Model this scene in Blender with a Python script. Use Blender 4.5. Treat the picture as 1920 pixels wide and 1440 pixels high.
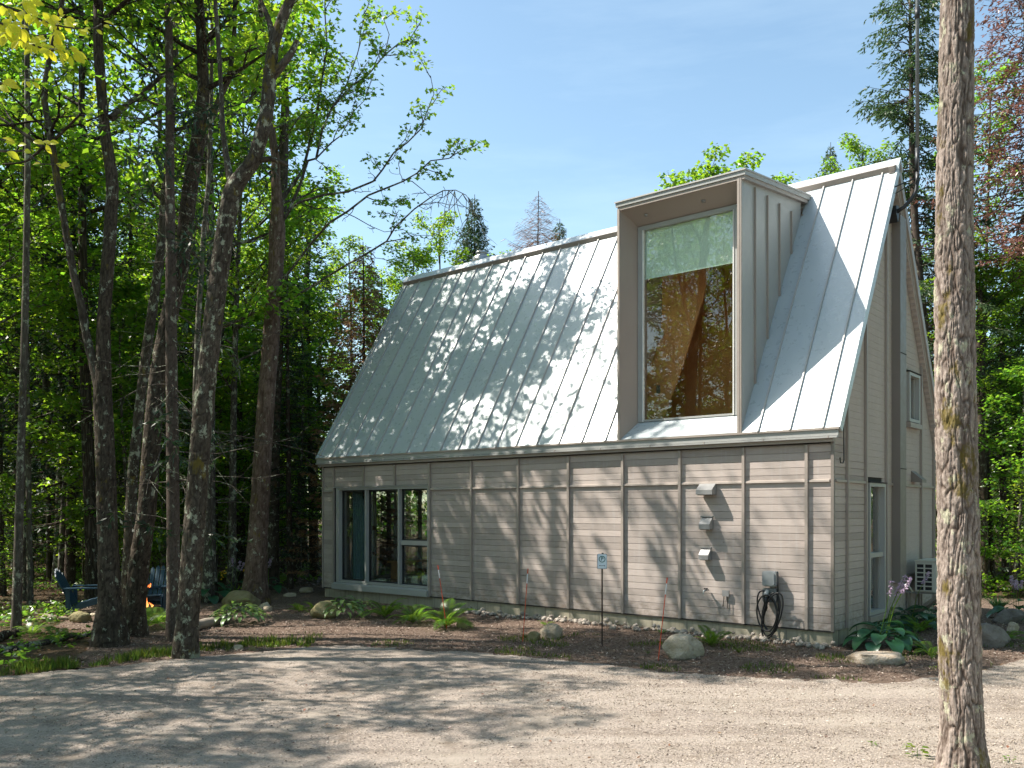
import bpy, math, random
import numpy as np
from mathutils import Vector, Matrix

random.seed(11)
RG = np.random.default_rng(7)
PI = math.pi
for o in list(bpy.data.objects):
    bpy.data.objects.remove(o)
SC = bpy.context.scene
COL = SC.collection

# ------------------------------------------------------------------ camera, sky, sun, exposure
FPX, CZ, HZ = 1658.0, 2.15, 957.0
cam_d = bpy.data.cameras.new("camera")
cam = bpy.data.objects.new("camera", cam_d)
COL.objects.link(cam)
cam.location = (0, 0, CZ)
cam.rotation_euler = (PI / 2, 0, 0)
cam_d.sensor_width = 36
cam_d.lens = FPX / 1920 * 36
cam_d.shift_y = (HZ - 720) / 1920
cam_d.clip_start = 0.05
cam_d.clip_end = 900
SC.camera = cam

SUN = Vector((-0.615, 0.057, 0.786)).normalized()
world = bpy.data.worlds.new("World")
SC.world = world
world.use_nodes = True
wn, wl = world.node_tree.nodes, world.node_tree.links
wn.clear()
w_out = wn.new("ShaderNodeOutputWorld")
w_bg = wn.new("ShaderNodeBackground")
w_sky = wn.new("ShaderNodeTexSky")
w_sky.sky_type = 'NISHITA'
w_sky.sun_disc = False
w_sky.sun_elevation = math.asin(SUN.z)
w_sky.sun_rotation = math.atan2(SUN.x, SUN.y)
w_sky.altitude = 300
w_sky.air_density = 1.0
w_sky.dust_density = 1.0
w_sky.ozone_density = 0.35
w_bg.inputs['Strength'].default_value = 0.132
# faint high cloud wisps
w_tc = wn.new("ShaderNodeTexCoord")
w_mp = wn.new("ShaderNodeMapping")
w_mp.inputs['Rotation'].default_value = (0.0, 0.35, 0.2)
w_mp.inputs['Scale'].default_value = (1.0, 1.4, 6.0)
w_nz = wn.new("ShaderNodeTexNoise")
w_nz.inputs['Scale'].default_value = 1.7
w_nz.inputs['Detail'].default_value = 7
w_nz.inputs['Roughness'].default_value = 0.62
w_rp = wn.new("ShaderNodeMapRange")
w_rp.inputs['From Min'].default_value = 0.5
w_rp.inputs['From Max'].default_value = 0.95
w_rp.inputs['To Max'].default_value = 0.11
w_mx = wn.new("ShaderNodeMixRGB")
w_mx.inputs['Color2'].default_value = (8.5, 9.0, 9.6, 1)
wl.new(w_tc.outputs['Generated'], w_mp.inputs['Vector'])
wl.new(w_mp.outputs[0], w_nz.inputs['Vector'])
wl.new(w_nz.outputs['Fac'], w_rp.inputs['Value'])
wl.new(w_rp.outputs[0], w_mx.inputs['Fac'])
wl.new(w_sky.outputs[0], w_mx.inputs['Color1'])
w_tn = wn.new("ShaderNodeMixRGB")
w_tn.blend_type = 'MULTIPLY'
w_tn.inputs['Fac'].default_value = 1
w_tn.inputs['Color2'].default_value = (1.0, 1.06, 0.95, 1)
wl.new(w_mx.outputs[0], w_tn.inputs['Color1'])
wl.new(w_tn.outputs[0], w_bg.inputs['Color'])
wl.new(w_bg.outputs[0], w_out.inputs['Surface'])

sun_d = bpy.data.lights.new("sun", 'SUN')
sun = bpy.data.objects.new("sun", sun_d)
COL.objects.link(sun)
sun_d.energy = 5.0
sun_d.angle = math.radians(0.55)
sun_d.color = (1.0, 0.93, 0.83)
sun.rotation_euler = SUN.to_track_quat('Z', 'Y').to_euler()
sun.location = SUN * 60

SC.view_settings.view_transform = 'Standard'
SC.view_settings.look = 'None'
SC.view_settings.gamma = 1.0
SC.view_settings.use_curve_mapping = False
SC.view_settings.exposure = 1.05
SC.render.engine = 'CYCLES'
cy = SC.cycles
cy.max_bounces = 6
cy.diffuse_bounces = 3
cy.glossy_bounces = 3
cy.transmission_bounces = 4
cy.transparent_max_bounces = 10
cy.sample_clamp_indirect = 6
cy.use_denoising = True

# ------------------------------------------------------------------ geometry helpers
CA = np.array([-.7697, .6384]); CB = np.array([.6384, .7697]); C0 = np.array([5.02, 13.8])
HROT = math.atan2(-.6384, .7697)


def L2W(p):
    q = C0 - CA * p[0] + CB * p[1]
    return (float(q[0]), float(q[1]), float(p[2]))


def W2L(x, y):
    d = np.array([x, y]) - C0
    return -(d @ CA), d @ CB


def px(u, v, Y):
    """point of the place that stands at distance Y on the sight line through photo pixel (u, v)"""
    return np.array([(u - 960) / FPX * Y, Y, CZ + (HZ - v) / FPX * Y])


def gh(x, y):
    """ground height"""
    x = np.asarray(x, float); y = np.asarray(y, float)
    d = np.clip((np.hypot(x - 1, y - 12) - 9) / 14, 0, 1)
    h = .012 * np.sin(x * 1.3 + y * .7) + .010 * np.sin(x * .6 - y * 1.9 + 1) + .006 * np.sin(3.1 * x + 2.3 * y)
    h = h + d * (.14 * np.sin(x * .33 + 1.2) * np.cos(y * .27) + .07 * np.sin(x * .9 + y * .8))
    return h


class MB:
    def __init__(s):
        s.v = []; s.f = []; s.n = 0

    def add(s, V, F):
        V = np.asarray(V, float).reshape(-1, 3)
        s.v.append(V)
        F = np.asarray(F)
        s.f.append(F + s.n)
        s.n += len(V)
        return s

    def box(s, a, b):
        x0, y0, z0 = a; x1, y1, z1 = b
        V = [(x0, y0, z0), (x1, y0, z0), (x1, y1, z0), (x0, y1, z0), (x0, y0, z1), (x1, y0, z1), (x1, y1, z1), (x0, y1, z1)]
        return s.add(V, BOXF)

    def hexa(s, V):
        return s.add(V, BOXF)

    def obox(s, c, ax, ay, az):
        """box with centre c and three half-axis vectors"""
        c = np.array(c, float); ax, ay, az = [np.array(q, float) for q in (ax, ay, az)]
        V = [c + i * ax + j * ay + k * az for k in (-1, 1) for (i, j) in ((-1, -1), (1, -1), (1, 1), (-1, 1))]
        return s.add(V, BOXF)

    def beam(s, p, q, w, h=None, up=(0, 0, 1)):
        p = np.array(p, float); q = np.array(q, float); h = h or w
        d = q - p; L = np.linalg.norm(d); d = d / L
        a = np.cross(d, up)
        if np.linalg.norm(a) < 1e-4: a = np.cross(d, (1, 0, 0))
        a /= np.linalg.norm(a); b = np.cross(a, d)
        return s.obox((p + q) / 2, d * L / 2, a * w / 2, b * h / 2)

    def prism(s, poly, off):
        """closed prism: polygon (n,3), swept by vector off"""
        P = np.array(poly, float); n = len(P); Q = P + np.array(off, float)
        base = s.n
        s.add(np.vstack([P, Q]), np.array([[i, (i + 1) % n, (i + 1) % n + n, i + n] for i in range(n)]))
        s.f.append(np.array([[0, i + 1, i] for i in range(1, n - 1)]) + base)
        s.f.append(np.array([[n, n + i, n + i + 1] for i in range(1, n - 1)]) + base)
        return s

    def tube(s, P, R, n=8, cap=False):
        P = np.array(P, float); k = len(P)
        R = np.full(k, R, float) if np.isscalar(R) else np.array(R, float)
        T = np.gradient(P, axis=0); T /= np.linalg.norm(T, axis=1)[:, None] + 1e-9
        a = np.cross(T[0], (0.13, 0.2, 1.0) if abs(T[0][2]) < .9 else (1, 0, 0)); a /= np.linalg.norm(a)
        th = np.arange(n) * 2 * PI / n; c, sn = np.cos(th), np.sin(th)
        V = np.empty((k, n, 3))
        for i in range(k):
            a = a - T[i] * (a @ T[i]); a /= np.linalg.norm(a) + 1e-9
            b = np.cross(T[i], a)
            V[i] = P[i] + R[i] * (c[:, None] * a + sn[:, None] * b)
        i, j = np.meshgrid(np.arange(k - 1), np.arange(n), indexing='ij')
        j2 = (j + 1) % n
        F = np.stack([i * n + j, i * n + j2, (i + 1) * n + j2, (i + 1) * n + j], -1).reshape(-1, 4)
        base = s.n
        s.add(V.reshape(-1, 3), F)
        if cap:
            s.f.append(np.array([[0, q + 1, q] for q in range(1, n - 1)]) + base)
            o = (k - 1) * n
            s.f.append(np.array([[o, o + q, o + q + 1] for q in range(1, n - 1)]) + base)
        return s

    def lathe(s, prof, n=20, c=(0, 0, 0)):
        prof = np.array(prof, float); k = len(prof)
        th = np.arange(n) * 2 * PI / n
        V = np.stack([prof[:, 0][:, None] * np.cos(th) + c[0], prof[:, 0][:, None] * np.sin(th) + c[1],
                      np.repeat(prof[:, 1][:, None], n, 1) + c[2]], -1).reshape(-1, 3)
        i, j = np.meshgrid(np.arange(k - 1), np.arange(n), indexing='ij'); j2 = (j + 1) % n
        return s.add(V, np.stack([i * n + j, i * n + j2, (i + 1) * n + j2, (i + 1) * n + j], -1).reshape(-1, 4))

    def mesh(s, name, mat=None, smooth=False):
        V = np.vstack(s.v).astype(np.float32)
        me = bpy.data.meshes.new(name)
        me.vertices.add(len(V)); me.vertices.foreach_set('co', V.ravel())
        lv = np.concatenate([f.ravel() for f in s.f]).astype(np.int32)
        sizes = np.concatenate([np.full(len(f), f.shape[1]) for f in s.f]).astype(np.int32)
        starts = np.concatenate([[0], np.cumsum(sizes)[:-1]]).astype(np.int32)
        me.loops.add(len(lv)); me.loops.foreach_set('vertex_index', lv)
        me.polygons.add(len(sizes)); me.polygons.foreach_set('loop_start', starts)
        me.update(calc_edges=True)
        me.polygons.foreach_set('use_smooth', np.full(len(sizes), smooth))
        if mat: me.materials.append(mat)
        return me

    def obj(s, name, mat=None, parent=None, smooth=False):
        return link(name, s.mesh(name, mat, smooth), parent)


BOXF = np.array([[0, 3, 2, 1], [4, 5, 6, 7], [0, 1, 5, 4], [1, 2, 6, 5], [2, 3, 7, 6], [3, 0, 4, 7]])


def link(name, data, parent=None):
    o = bpy.data.objects.new(name, data)
    COL.objects.link(o)
    if parent: o.parent = parent
    return o


def tag(o, label=None, cat=None, group=None, kind=None):
    if label: o['label'] = label
    if cat: o['category'] = cat
    if group: o['group'] = group
    if kind: o['kind'] = kind
    return o


def thing(name, label, cat, loc=(0, 0, 0), rz=0, group=None):
    o = link(name, None); o.location = loc; o.rotation_euler = (0, 0, rz)
    o.empty_display_size = .1
    return tag(o, label, cat, group)


def dup(root, loc=None, rz=None, label=None, group=None, scale=None):
    r = root.copy(); COL.objects.link(r)
    if loc is not None: r.location = loc
    if rz is not None: r.rotation_euler = (0, 0, rz)
    if scale is not None: r.scale = scale if hasattr(scale, '__len__') else (scale,) * 3
    if label: r['label'] = label
    if group: r['group'] = group
    for ch in KIDS(root):
        c = ch.copy(); COL.objects.link(c); c.parent = r
        for g in KIDS(ch):
            d = g.copy(); COL.objects.link(d); d.parent = c
    return r


def KIDS(o):
    return list(o.children)


def house_at(o, base):
    o.location = L2W(base); o.rotation_euler = (0, 0, HROT)
    return o


def noise2(x, y, seed=0):
    """smooth value noise, numpy"""
    x = np.asarray(x, float); y = np.asarray(y, float)
    xi = np.floor(x).astype(np.int64); yi = np.floor(y).astype(np.int64)
    fx = x - xi; fy = y - yi; fx = fx * fx * (3 - 2 * fx); fy = fy * fy * (3 - 2 * fy)
    a, b, c, d = hsh(xi, yi, seed), hsh(xi + 1, yi, seed), hsh(xi, yi + 1, seed), hsh(xi + 1, yi + 1, seed)
    return (a * (1 - fx) + b * fx) * (1 - fy) + (c * (1 - fx) + d * fx) * fy


def hsh(i, j, seed=0):
    v = np.sin(i * 127.1 + j * 311.7 + seed * 74.7) * 43758.5453
    return v - np.floor(v)


# ------------------------------------------------------------------ materials
class NT:
    def __init__(s, name):
        s.m = bpy.data.materials.new(name); s.m.use_nodes = True
        s.t = s.m.node_tree; s.n = s.t.nodes; s.l = s.t.links
        s.n.clear()
        s.out = s.n.new("ShaderNodeOutputMaterial")

    def node(s, typ, ins=None, **kw):
        n = s.n.new("ShaderNode" + typ)
        for k, v in kw.items(): setattr(n, k, v)
        for k, v in (ins or {}).items(): s.set(n, k, v)
        return n

    def set(s, n, k, v):
        i = n.inputs[k]
        if hasattr(v, 'is_output') or isinstance(v, bpy.types.NodeSocket): s.l.new(v, i)
        else: i.default_value = v

    def coord(s, scale=(1, 1, 1), obj=None, which='Object'):
        tc = s.node("TexCoord")
        if obj: tc.object = obj
        return s.node("Mapping", {'Vector': tc.outputs[which], 'Scale': scale}).outputs[0]

    def noise(s, vec, scale, detail=4, rough=.55, dist=0):
        return s.node("TexNoise", {'Vector': vec, 'Scale': scale, 'Detail': detail, 'Roughness': rough, 'Distortion': dist}).outputs['Fac']

    def ramp(s, fac, stops, interp='LINEAR'):
        r = s.node("ValToRGB", {'Fac': fac}); r.color_ramp.interpolation = interp
        el = r.color_ramp.elements
        while len(el) < len(stops): el.new(.5)
        for e, (p, c) in zip(el, stops):
            e.position = p; e.color = c if len(c) == 4 else (*c, 1)
        return r.outputs['Color']

    def rng(s, v, a, b, c=0, d=1):
        return s.node("MapRange", {'Value': v, 'From Min': a, 'From Max': b, 'To Min': c, 'To Max': d}).outputs[0]

    def mix(s, fac, a, b, blend='MIX'):
        n = s.node("MixRGB", {'Fac': fac}, blend_type=blend)
        for k, v in (('Color1', a), ('Color2', b)):
            if isinstance(v, tuple): v = (*v, 1) if len(v) == 3 else v
            s.set(n, k, v)
        return n.outputs[0]

    def math(s, op, a, b=0.0):
        n = s.node("Math", operation=op); s.set(n, 0, a); s.set(n, 1, b); return n.outputs[0]

    def hsv(s, col, h=.5, sat=1., v=1.):
        return s.node("HueSaturation", {'Color': col, 'Hue': h, 'Saturation': sat, 'Value': v}).outputs[0]

    def bump(s, h, strength=.3, dist=.01):
        return s.node("Bump", {'Height': h, 'Strength': strength, 'Distance': dist}).outputs[0]

    def bsdf(s, col, rough=.6, metal=0., nrm=None, spec=.5, **kw):
        if isinstance(col, tuple): col = (*col, 1) if len(col) == 3 else col
        ins = {'Base Color': col, 'Roughness': rough, 'Metallic': metal, 'Specular IOR Level': spec}
        if nrm is not None: ins['Normal'] = nrm
        ins.update(kw)
        b = s.node("BsdfPrincipled", ins)
        s.l.new(b.outputs[0], s.out.inputs['Surface'])
        return b

    def rand(s):
        return s.node("ObjectInfo").outputs['Random']

    def island(s):
        return s.node("NewGeometry").outputs['Random Per Island']


def simple(name, col, rough=.55, metal=0., bscale=0, bstr=.2, var=.12, spec=.5):
    t = NT(name)
    c = t.coord()
    n = t.noise(c, 6, 5, .6)
    dark = tuple(q * (1 - var) for q in col); lite = tuple(min(1, q * (1 + var)) for q in col)
    colr = t.mix(n, dark, lite)
    nr = t.bump(t.noise(c, bscale, 4), bstr, .005) if bscale else None
    t.bsdf(colr, rough, metal, nr, spec)
    return t.m


def leaf_mat(name, base, trans, var=.35, tmix=.5, gloss=.35, hue=.03):
    t = NT(name)
    isl = t.island(); r = t.rand()
    v = t.rng(isl, 0, 1, 1 - var, 1 + var)
    h = t.math('ADD', t.rng(t.math('FRACT', t.math('MULTIPLY', isl, 7.13)), 0, 1, .5 - hue, .5 + hue * .6), t.rng(r, 0, 1, -.012, .012))
    a = t.hsv((*base, 1), h, 1., v); b = t.hsv((*trans, 1), h, 1., v)
    d = t.node("BsdfPrincipled", {'Base Color': a, 'Roughness': gloss, 'Specular IOR Level': .4})
    tr = t.node("BsdfTranslucent", {'Color': b})
    mx = t.node("MixShader", {0: tmix, 1: d.outputs[0], 2: tr.outputs[0]})
    t.l.new(mx.outputs[0], t.out.inputs['Surface'])
    return t.m


def bark_mat(name, c1, c2, scale=14, stretch=.16, lichen=0., moss=0., bstr=.9, bdist=.03, lic_col=(.34, .36, .27), attr=False):
    t = NT(name)
    v = t.coord((1, 1, stretch))
    warp = t.noise(v, scale * .6, 3)
    vv = t.node("VectorMath", {0: v}, operation='ADD')
    nn = t.node("TexNoise", {'Vector': v, 'Scale': scale * .5, 'Detail': 3})
    sc = t.node("VectorMath", {0: nn.outputs['Color'], 'Scale': .06}, operation='SCALE')
    t.l.new(sc.outputs[0], vv.inputs[1])
    vor = t.node("TexVoronoi", {'Vector': vv.outputs[0], 'Scale': scale}, feature='DISTANCE_TO_EDGE')
    ridge = t.rng(vor.outputs['Distance'], 0, .28)
    if attr: ridge = t.node("Attribute", attribute_name='plate').outputs['Fac']
    fine = t.noise(t.coord((1, 1, .5)), 60, 6, .7)
    hgt = t.math('MULTIPLY', fine, .6) if attr else t.math('ADD', ridge, t.math('MULTIPLY', fine, .45))
    big = t.noise(t.coord((1, 1, .4)), 2.2, 3)
    col = t.mix(t.math('MULTIPLY', ridge, t.rng(fine, .25, .6, .35, 1.)), c1, c2)
    col = t.mix(t.rng(t.noise(t.coord((1, 1, .12)), 38, 5, .7), .5, .68, 0, .7), col, c1)
    col = t.mix(t.rng(big, .35, .7, 0, .45), col, tuple(q * .55 for q in c1))
    if lichen:
        lf = t.noise(t.coord((1, 1, .7)), 8, 9, .72)
        m = t.rng(lf, .60 - lichen * .17, .64 - lichen * .17)
        col = t.mix(t.math('MULTIPLY', m, .85), col, lic_col)
    if moss:
        lf = t.noise(t.coord((1, 1, .5)), 4.1, 7, .7)
        m = t.rng(lf, .66 - moss * .2, .72 - moss * .2)
        col = t.mix(t.math('MULTIPLY', m, .85), col, (.13, .10, .022))
    t.bsdf(col, .92, 0, t.bump(hgt, bstr, bdist), .15)
    return t.m


M = {}
M['leaf'] = leaf_mat('leaf_green', (.050, .105, .018), (.27, .50, .035))
M['leaf_b'] = leaf_mat('leaf_fresh', (.075, .14, .02), (.31, .54, .03), tmix=.55)
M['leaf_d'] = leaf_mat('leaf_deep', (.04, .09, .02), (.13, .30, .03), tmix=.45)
M['leaf_y'] = leaf_mat('leaf_yellow', (.50, .52, .03), (.95, .95, .05), var=.1, tmix=.55, hue=.008)
M['needle'] = leaf_mat('needle_dark', (.022, .05, .022), (.035, .085, .025), tmix=.25, gloss=.5)
M['needle_b'] = leaf_mat('needle_green', (.045, .085, .032), (.08, .15, .035), tmix=.3, gloss=.5)
M['needle_r'] = leaf_mat('needle_red', (.20, .095, .07), (.24, .11, .075), tmix=.3, hue=.02)
M['needle_br'] = leaf_mat('needle_brown', (.27, .15, .085), (.34, .19, .10), tmix=.3, hue=.02)
M['fern'] = leaf_mat('fern_green', (.07, .15, .02), (.22, .42, .04), var=.2)
M['hosta'] = leaf_mat('hosta_leaf', (.028, .095, .05), (.05, .15, .05), var=.2, tmix=.25, gloss=.3, hue=.01)
M['hosta_v'] = leaf_mat('hosta_pale', (.11, .19, .06), (.2, .35, .06), var=.25, tmix=.35, hue=.01)
M['grass'] = leaf_mat('grass_blade', (.06, .10, .02), (.15, .24, .03), var=.45, hue=.05)
M['litter'] = leaf_mat('dry_leaf', (.17, .09, .045), (.16, .08, .03), var=.5, tmix=.15, hue=.03)
M['petal'] = leaf_mat('lilac_petal', (.55, .42, .55), (.6, .45, .6), var=.15, tmix=.4, hue=.01)
M['petal_y'] = leaf_mat('yellow_petal', (.8, .45, .02), (.8, .45, .02), var=.1, tmix=.3, hue=.01)
M['bark'] = bark_mat('bark_maple', (.030, .022, .016), (.115, .092, .070), 16, .16, .12, .25)
M['bark_l'] = bark_mat('bark_lichen', (.032, .024, .018), (.13, .108, .085), 15, .15, .5, .35)
M['bark_s'] = bark_mat('bark_spruce', (.05, .036, .028), (.12, .092, .075), 34, .6, .25, 0, .6, .012)
M['bark_c'] = bark_mat('bark_cedar', (.07, .045, .033), (.19, .14, .11), 22, .06, .1, .3, .9, .02)
M['bark_g'] = bark_mat('bark_grey', (.055, .045, .036), (.15, .13, .11), 18, .3, .4, .1, .6, .012)
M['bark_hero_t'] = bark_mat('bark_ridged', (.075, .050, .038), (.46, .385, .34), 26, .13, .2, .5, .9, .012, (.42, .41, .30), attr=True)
M['bark_t'] = bark_mat('bark_maple_plates', (.026, .019, .014), (.125, .10, .076), 16, .16, .12, .25, .9, .012, attr=True)
M['bark_l_t'] = bark_mat('bark_lichen_plates', (.03, .022, .016), (.13, .108, .085), 15, .15, .28, .35, .9, .012, attr=True)
M['bark_s_t'] = bark_mat('bark_spruce_plates', (.055, .04, .032), (.14, .11, .09), 34, .6, .15, 0, .6, .008, attr=True)
M['bark_c_t'] = bark_mat('bark_cedar_plates', (.06, .038, .028), (.20, .145, .115), 22, .06, .06, .3, .9, .012, attr=True)
M['bark_g_t'] = bark_mat('bark_grey_plates', (.055, .045, .036), (.16, .14, .115), 18, .3, .35, .1, .6, .008, attr=True)
M['wood_cut'] = simple('weathered_log', (.25, .21, .17), .9, bscale=30, bstr=.5)

# house empties come first: the cladding grain is laid out in the house's own frame
house = thing('house', 'steep gabled house of grey wood cladding with pale standing seam metal roof and tall dormer',
              'house', (float(C0[0]), float(C0[1]), 0), HROT)


def wood_mat():
    t = NT('grey_cladding')
    tc = t.node("TexCoord"); tc.object = house
    r = t.rand()
    off = t.node("CombineXYZ", {0: t.math('MULTIPLY', r, 31.), 1: t.math('MULTIPLY', r, 17.), 2: t.math('MULTIPLY', r, 7.)})
    p = t.node("VectorMath", {0: tc.outputs['Object'], 1: off.outputs[0]}, operation='ADD').outputs[0]
    g = t.noise(t.node("Mapping", {'Vector': p, 'Scale': (1.5, 1.5, 30)}).outputs[0], 4, 6, .65, .3)
    big = t.noise(tc.outputs['Object'], 1.1, 4, .6)
    col = t.mix(g, (.315, .262, .235), (.545, .47, .43))
    col = t.hsv(col, .5, .95, t.rng(r, 0, 1, .80, 1.16))
    col = t.mix(t.rng(big, .35, .7, 0, .35), col, (.35, .295, .265))
    # knots
    vo = t.node("TexVoronoi", {'Vector': t.node("Mapping", {'Vector': p, 'Scale': (1, 1, 2.2)}).outputs[0], 'Scale': 2.6, 'Randomness': 1.})
    kn = t.rng(vo.outputs['Distance'], .022, .05, .75, 0)
    col = t.mix(kn, col, (.10, .07, .05))
    streak = t.noise(t.node("Mapping", {'Vector': tc.outputs['Object'], 'Scale': (9, 9, .7)}).outputs[0], 1.6, 5, .6)
    col = t.mix(t.rng(streak, .52, .75, 0, .28), col, (.50, .50, .50))
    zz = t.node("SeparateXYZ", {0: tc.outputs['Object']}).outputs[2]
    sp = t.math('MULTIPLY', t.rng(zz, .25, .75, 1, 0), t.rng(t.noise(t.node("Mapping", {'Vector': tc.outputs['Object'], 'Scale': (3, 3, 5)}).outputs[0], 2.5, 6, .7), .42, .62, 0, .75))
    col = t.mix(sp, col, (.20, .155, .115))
    t.bsdf(col, .8, 0, t.bump(g, .45, .004), .25)
    return t.m


def metal_mat(name, a, b, rough=.38, metal=.15, spec=.5):
    t = NT(name)
    tc = t.node("TexCoord"); tc.object = house
    n = t.noise(tc.outputs['Object'], 1.3, 4)
    n2 = t.noise(tc.outputs['Object'], 9, 5)
    wav = t.noise(t.node("Mapping", {'Vector': tc.outputs['Object'], 'Scale': (1, .6, .6)}).outputs[0], 3.2, 2)
    col = t.mix(n, a, b)
    col = t.hsv(col, .5, 1, t.rng(t.rand(), 0, 1, .96, 1.04))
    t.bsdf(col, t.rng(n2, .3, .7, rough - .06, rough + .08), metal, t.bump(wav, .3, .03), spec)
    return t.m


def concrete_mat():
    t = NT('foundation_concrete')
    tc = t.node("TexCoord"); tc.object = house
    n = t.noise(tc.outputs['Object'], 3, 6, .6)
    st = t.noise(t.node("Mapping", {'Vector': tc.outputs['Object'], 'Scale': (14, 14, 1.2)}).outputs[0], 1.3, 5, .65)
    col = t.mix(n, (.30, .27, .20), (.44, .40, .31))
    col = t.mix(t.rng(st, .45, .75, 0, .5), col, (.17, .155, .11))
    t.bsdf(col, .9, 0, t.bump(t.noise(tc.outputs['Object'], 40, 5), .3, .004), .2)
    return t.m


def glass_mat(name, tint=(.9, .95, .93), refl=1.5):
    t = NT(name)
    ge = t.node("NewGeometry")
    dt = t.node("VectorMath", {0: ge.outputs['Incoming'], 1: ge.outputs['Normal']}, operation='DOT_PRODUCT').outputs['Value']
    f = t.math('POWER', t.math('SUBTRACT', 1., t.math('ABSOLUTE', dt)), 5.)
    f = t.math('MULTIPLY', t.math('ADD', .04, t.math('MULTIPLY', f, .96)), refl)
    f = t.node("Clamp", {0: f}).outputs[0]
    wob = t.bump(t.noise(t.coord(), 1.2, 1), .05, .02)
    g = t.node("BsdfGlossy", {'Color': (1, 1, 1, 1), 'Roughness': .005, 'Normal': wob})
    tr = t.node("BsdfTransparent", {'Color': (*tint, 1)})
    mx = t.node("MixShader", {0: f, 1: tr.outputs[0], 2: g.outputs[0]})
    t.l.new(mx.outputs[0], t.out.inputs['Surface'])
    return t.m


M['wood'] = wood_mat()
M['roof'] = metal_mat('roof_metal', (.45, .495, .515), (.51, .555, .575), .30, .1)
M['seam'] = metal_mat('seam_metal', (.40, .39, .375), (.46, .445, .43), .4, .1)
M['trim'] = metal_mat('taupe_trim', (.31, .265, .235), (.36, .31, .275), .42, .05)
M['frame'] = metal_mat('window_frame', (.33, .33, .32), (.38, .38, .37), .4, .05)
M['duct'] = metal_mat('taupe_duct', (.19, .165, .145), (.22, .19, .17), .45, .05)
M['concrete'] = concrete_mat()
M['glass'] = glass_mat('window_glass', (.84, .87, .86), 2.0)
M['glass_d'] = glass_mat('dormer_glass', (.96, .94, .90), 1.35)
M['dark'] = simple('dark_gap', (.03, .028, .026), .9)
M['inner'] = simple('inner_wall', (.10, .095, .09), .8)
M['floor'] = simple('polished_floor', (.22, .25, .24), .18)
M['orange'] = simple('plywood_wall', (.80, .42, .17), .6, var=.3)
M['brownwood'] = simple('brown_wood', (.60, .29, .09), .6, var=.35)
M['white'] = simple('white_frame', (.7, .72, .7), .5)
M['curtain'] = simple('curtain_cloth', (.20, .30, .32), .9)
M['blind'] = simple('blind_cloth', (.62, .88, .84), .85, var=.04)
M['vent'] = simple('vent_metal', (.27, .27, .27), .4, .2)
M['black'] = simple('black_rubber', (.012, .012, .014), .45)
M['black_m'] = simple('black_metal', (.03, .032, .035), .45, .3)
M['grey_pl'] = simple('grey_plastic', (.26, .28, .29), .35)
M['grey_dk'] = simple('dark_plastic', (.14, .15, .155), .4)
M['ac'] = simple('beige_casing', (.50, .49, .43), .45)
M['stake'] = simple('orange_stake', (.65, .07, .02), .5)
M['refl'] = simple('reflective_band', (.75, .75, .78), .3)
M['rust'] = simple('rusty_post', (.05, .03, .022), .8)
M['sign'] = simple('sign_face', (.68, .78, .86), .4, var=.03)
M['sgreen'] = simple('sign_green', (.01, .12, .11), .5, var=.03)
M['sink'] = simple('sign_ink', (.03, .04, .10), .5, var=.03)
M['chair'] = simple('blue_chair_paint', (.013, .05, .085), .5)
M['steel'] = simple('chimney_steel', (.38, .38, .38), .35, .8)


def rock_mat(name, a, b, c):
    t = NT(name)
    v = t.node("NewGeometry").outputs['Position']
    n = t.noise(v, 4.2, 8, .62, .6); n2 = t.noise(v, 9, 8, .7); n3 = t.noise(v, 40, 4)
    col = t.mix(t.rng(n, .3, .7), a, b)
    col = t.mix(t.rng(n2, .55, .7, 0, .7), col, c)
    col = t.hsv(col, .5, 1, t.rng(t.rand(), 0, 1, .75, 1.2))
    t.bsdf(col, .88, 0, t.bump(t.math('ADD', n2, t.math('MULTIPLY', n3, .5)), 1., .05), .2)
    return t.m


M['rock'] = rock_mat('boulder_stone', (.38, .31, .21), (.54, .47, .38), (.17, .12, .07))
M['rock_y'] = rock_mat('mossy_stone', (.24, .20, .09), (.33, .29, .17), (.13, .11, .05))
M['rock_d'] = rock_mat('dark_stone', (.13, .11, .095), (.22, .20, .18), (.07, .06, .05))
M['rock_f'] = rock_mat('flat_stone', (.38, .27, .17), (.46, .41, .36), (.20, .13, .08))
M['cobble'] = rock_mat('cobble_stone', (.34, .28, .23), (.46, .42, .37), (.24, .22, .21))
M['flame'] = NT('flame_glow')
_f = M['flame']
_e = _f.node("Emission", {'Color': _f.ramp(_f.noise(_f.coord(), 9, 3), [(.35, (1, .12, .02)), (.65, (1, .45, .12))]), 'Strength': 1.3})
_f.l.new(_e.outputs[0], _f.out.inputs['Surface']); M['flame'] = _f.m


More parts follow.
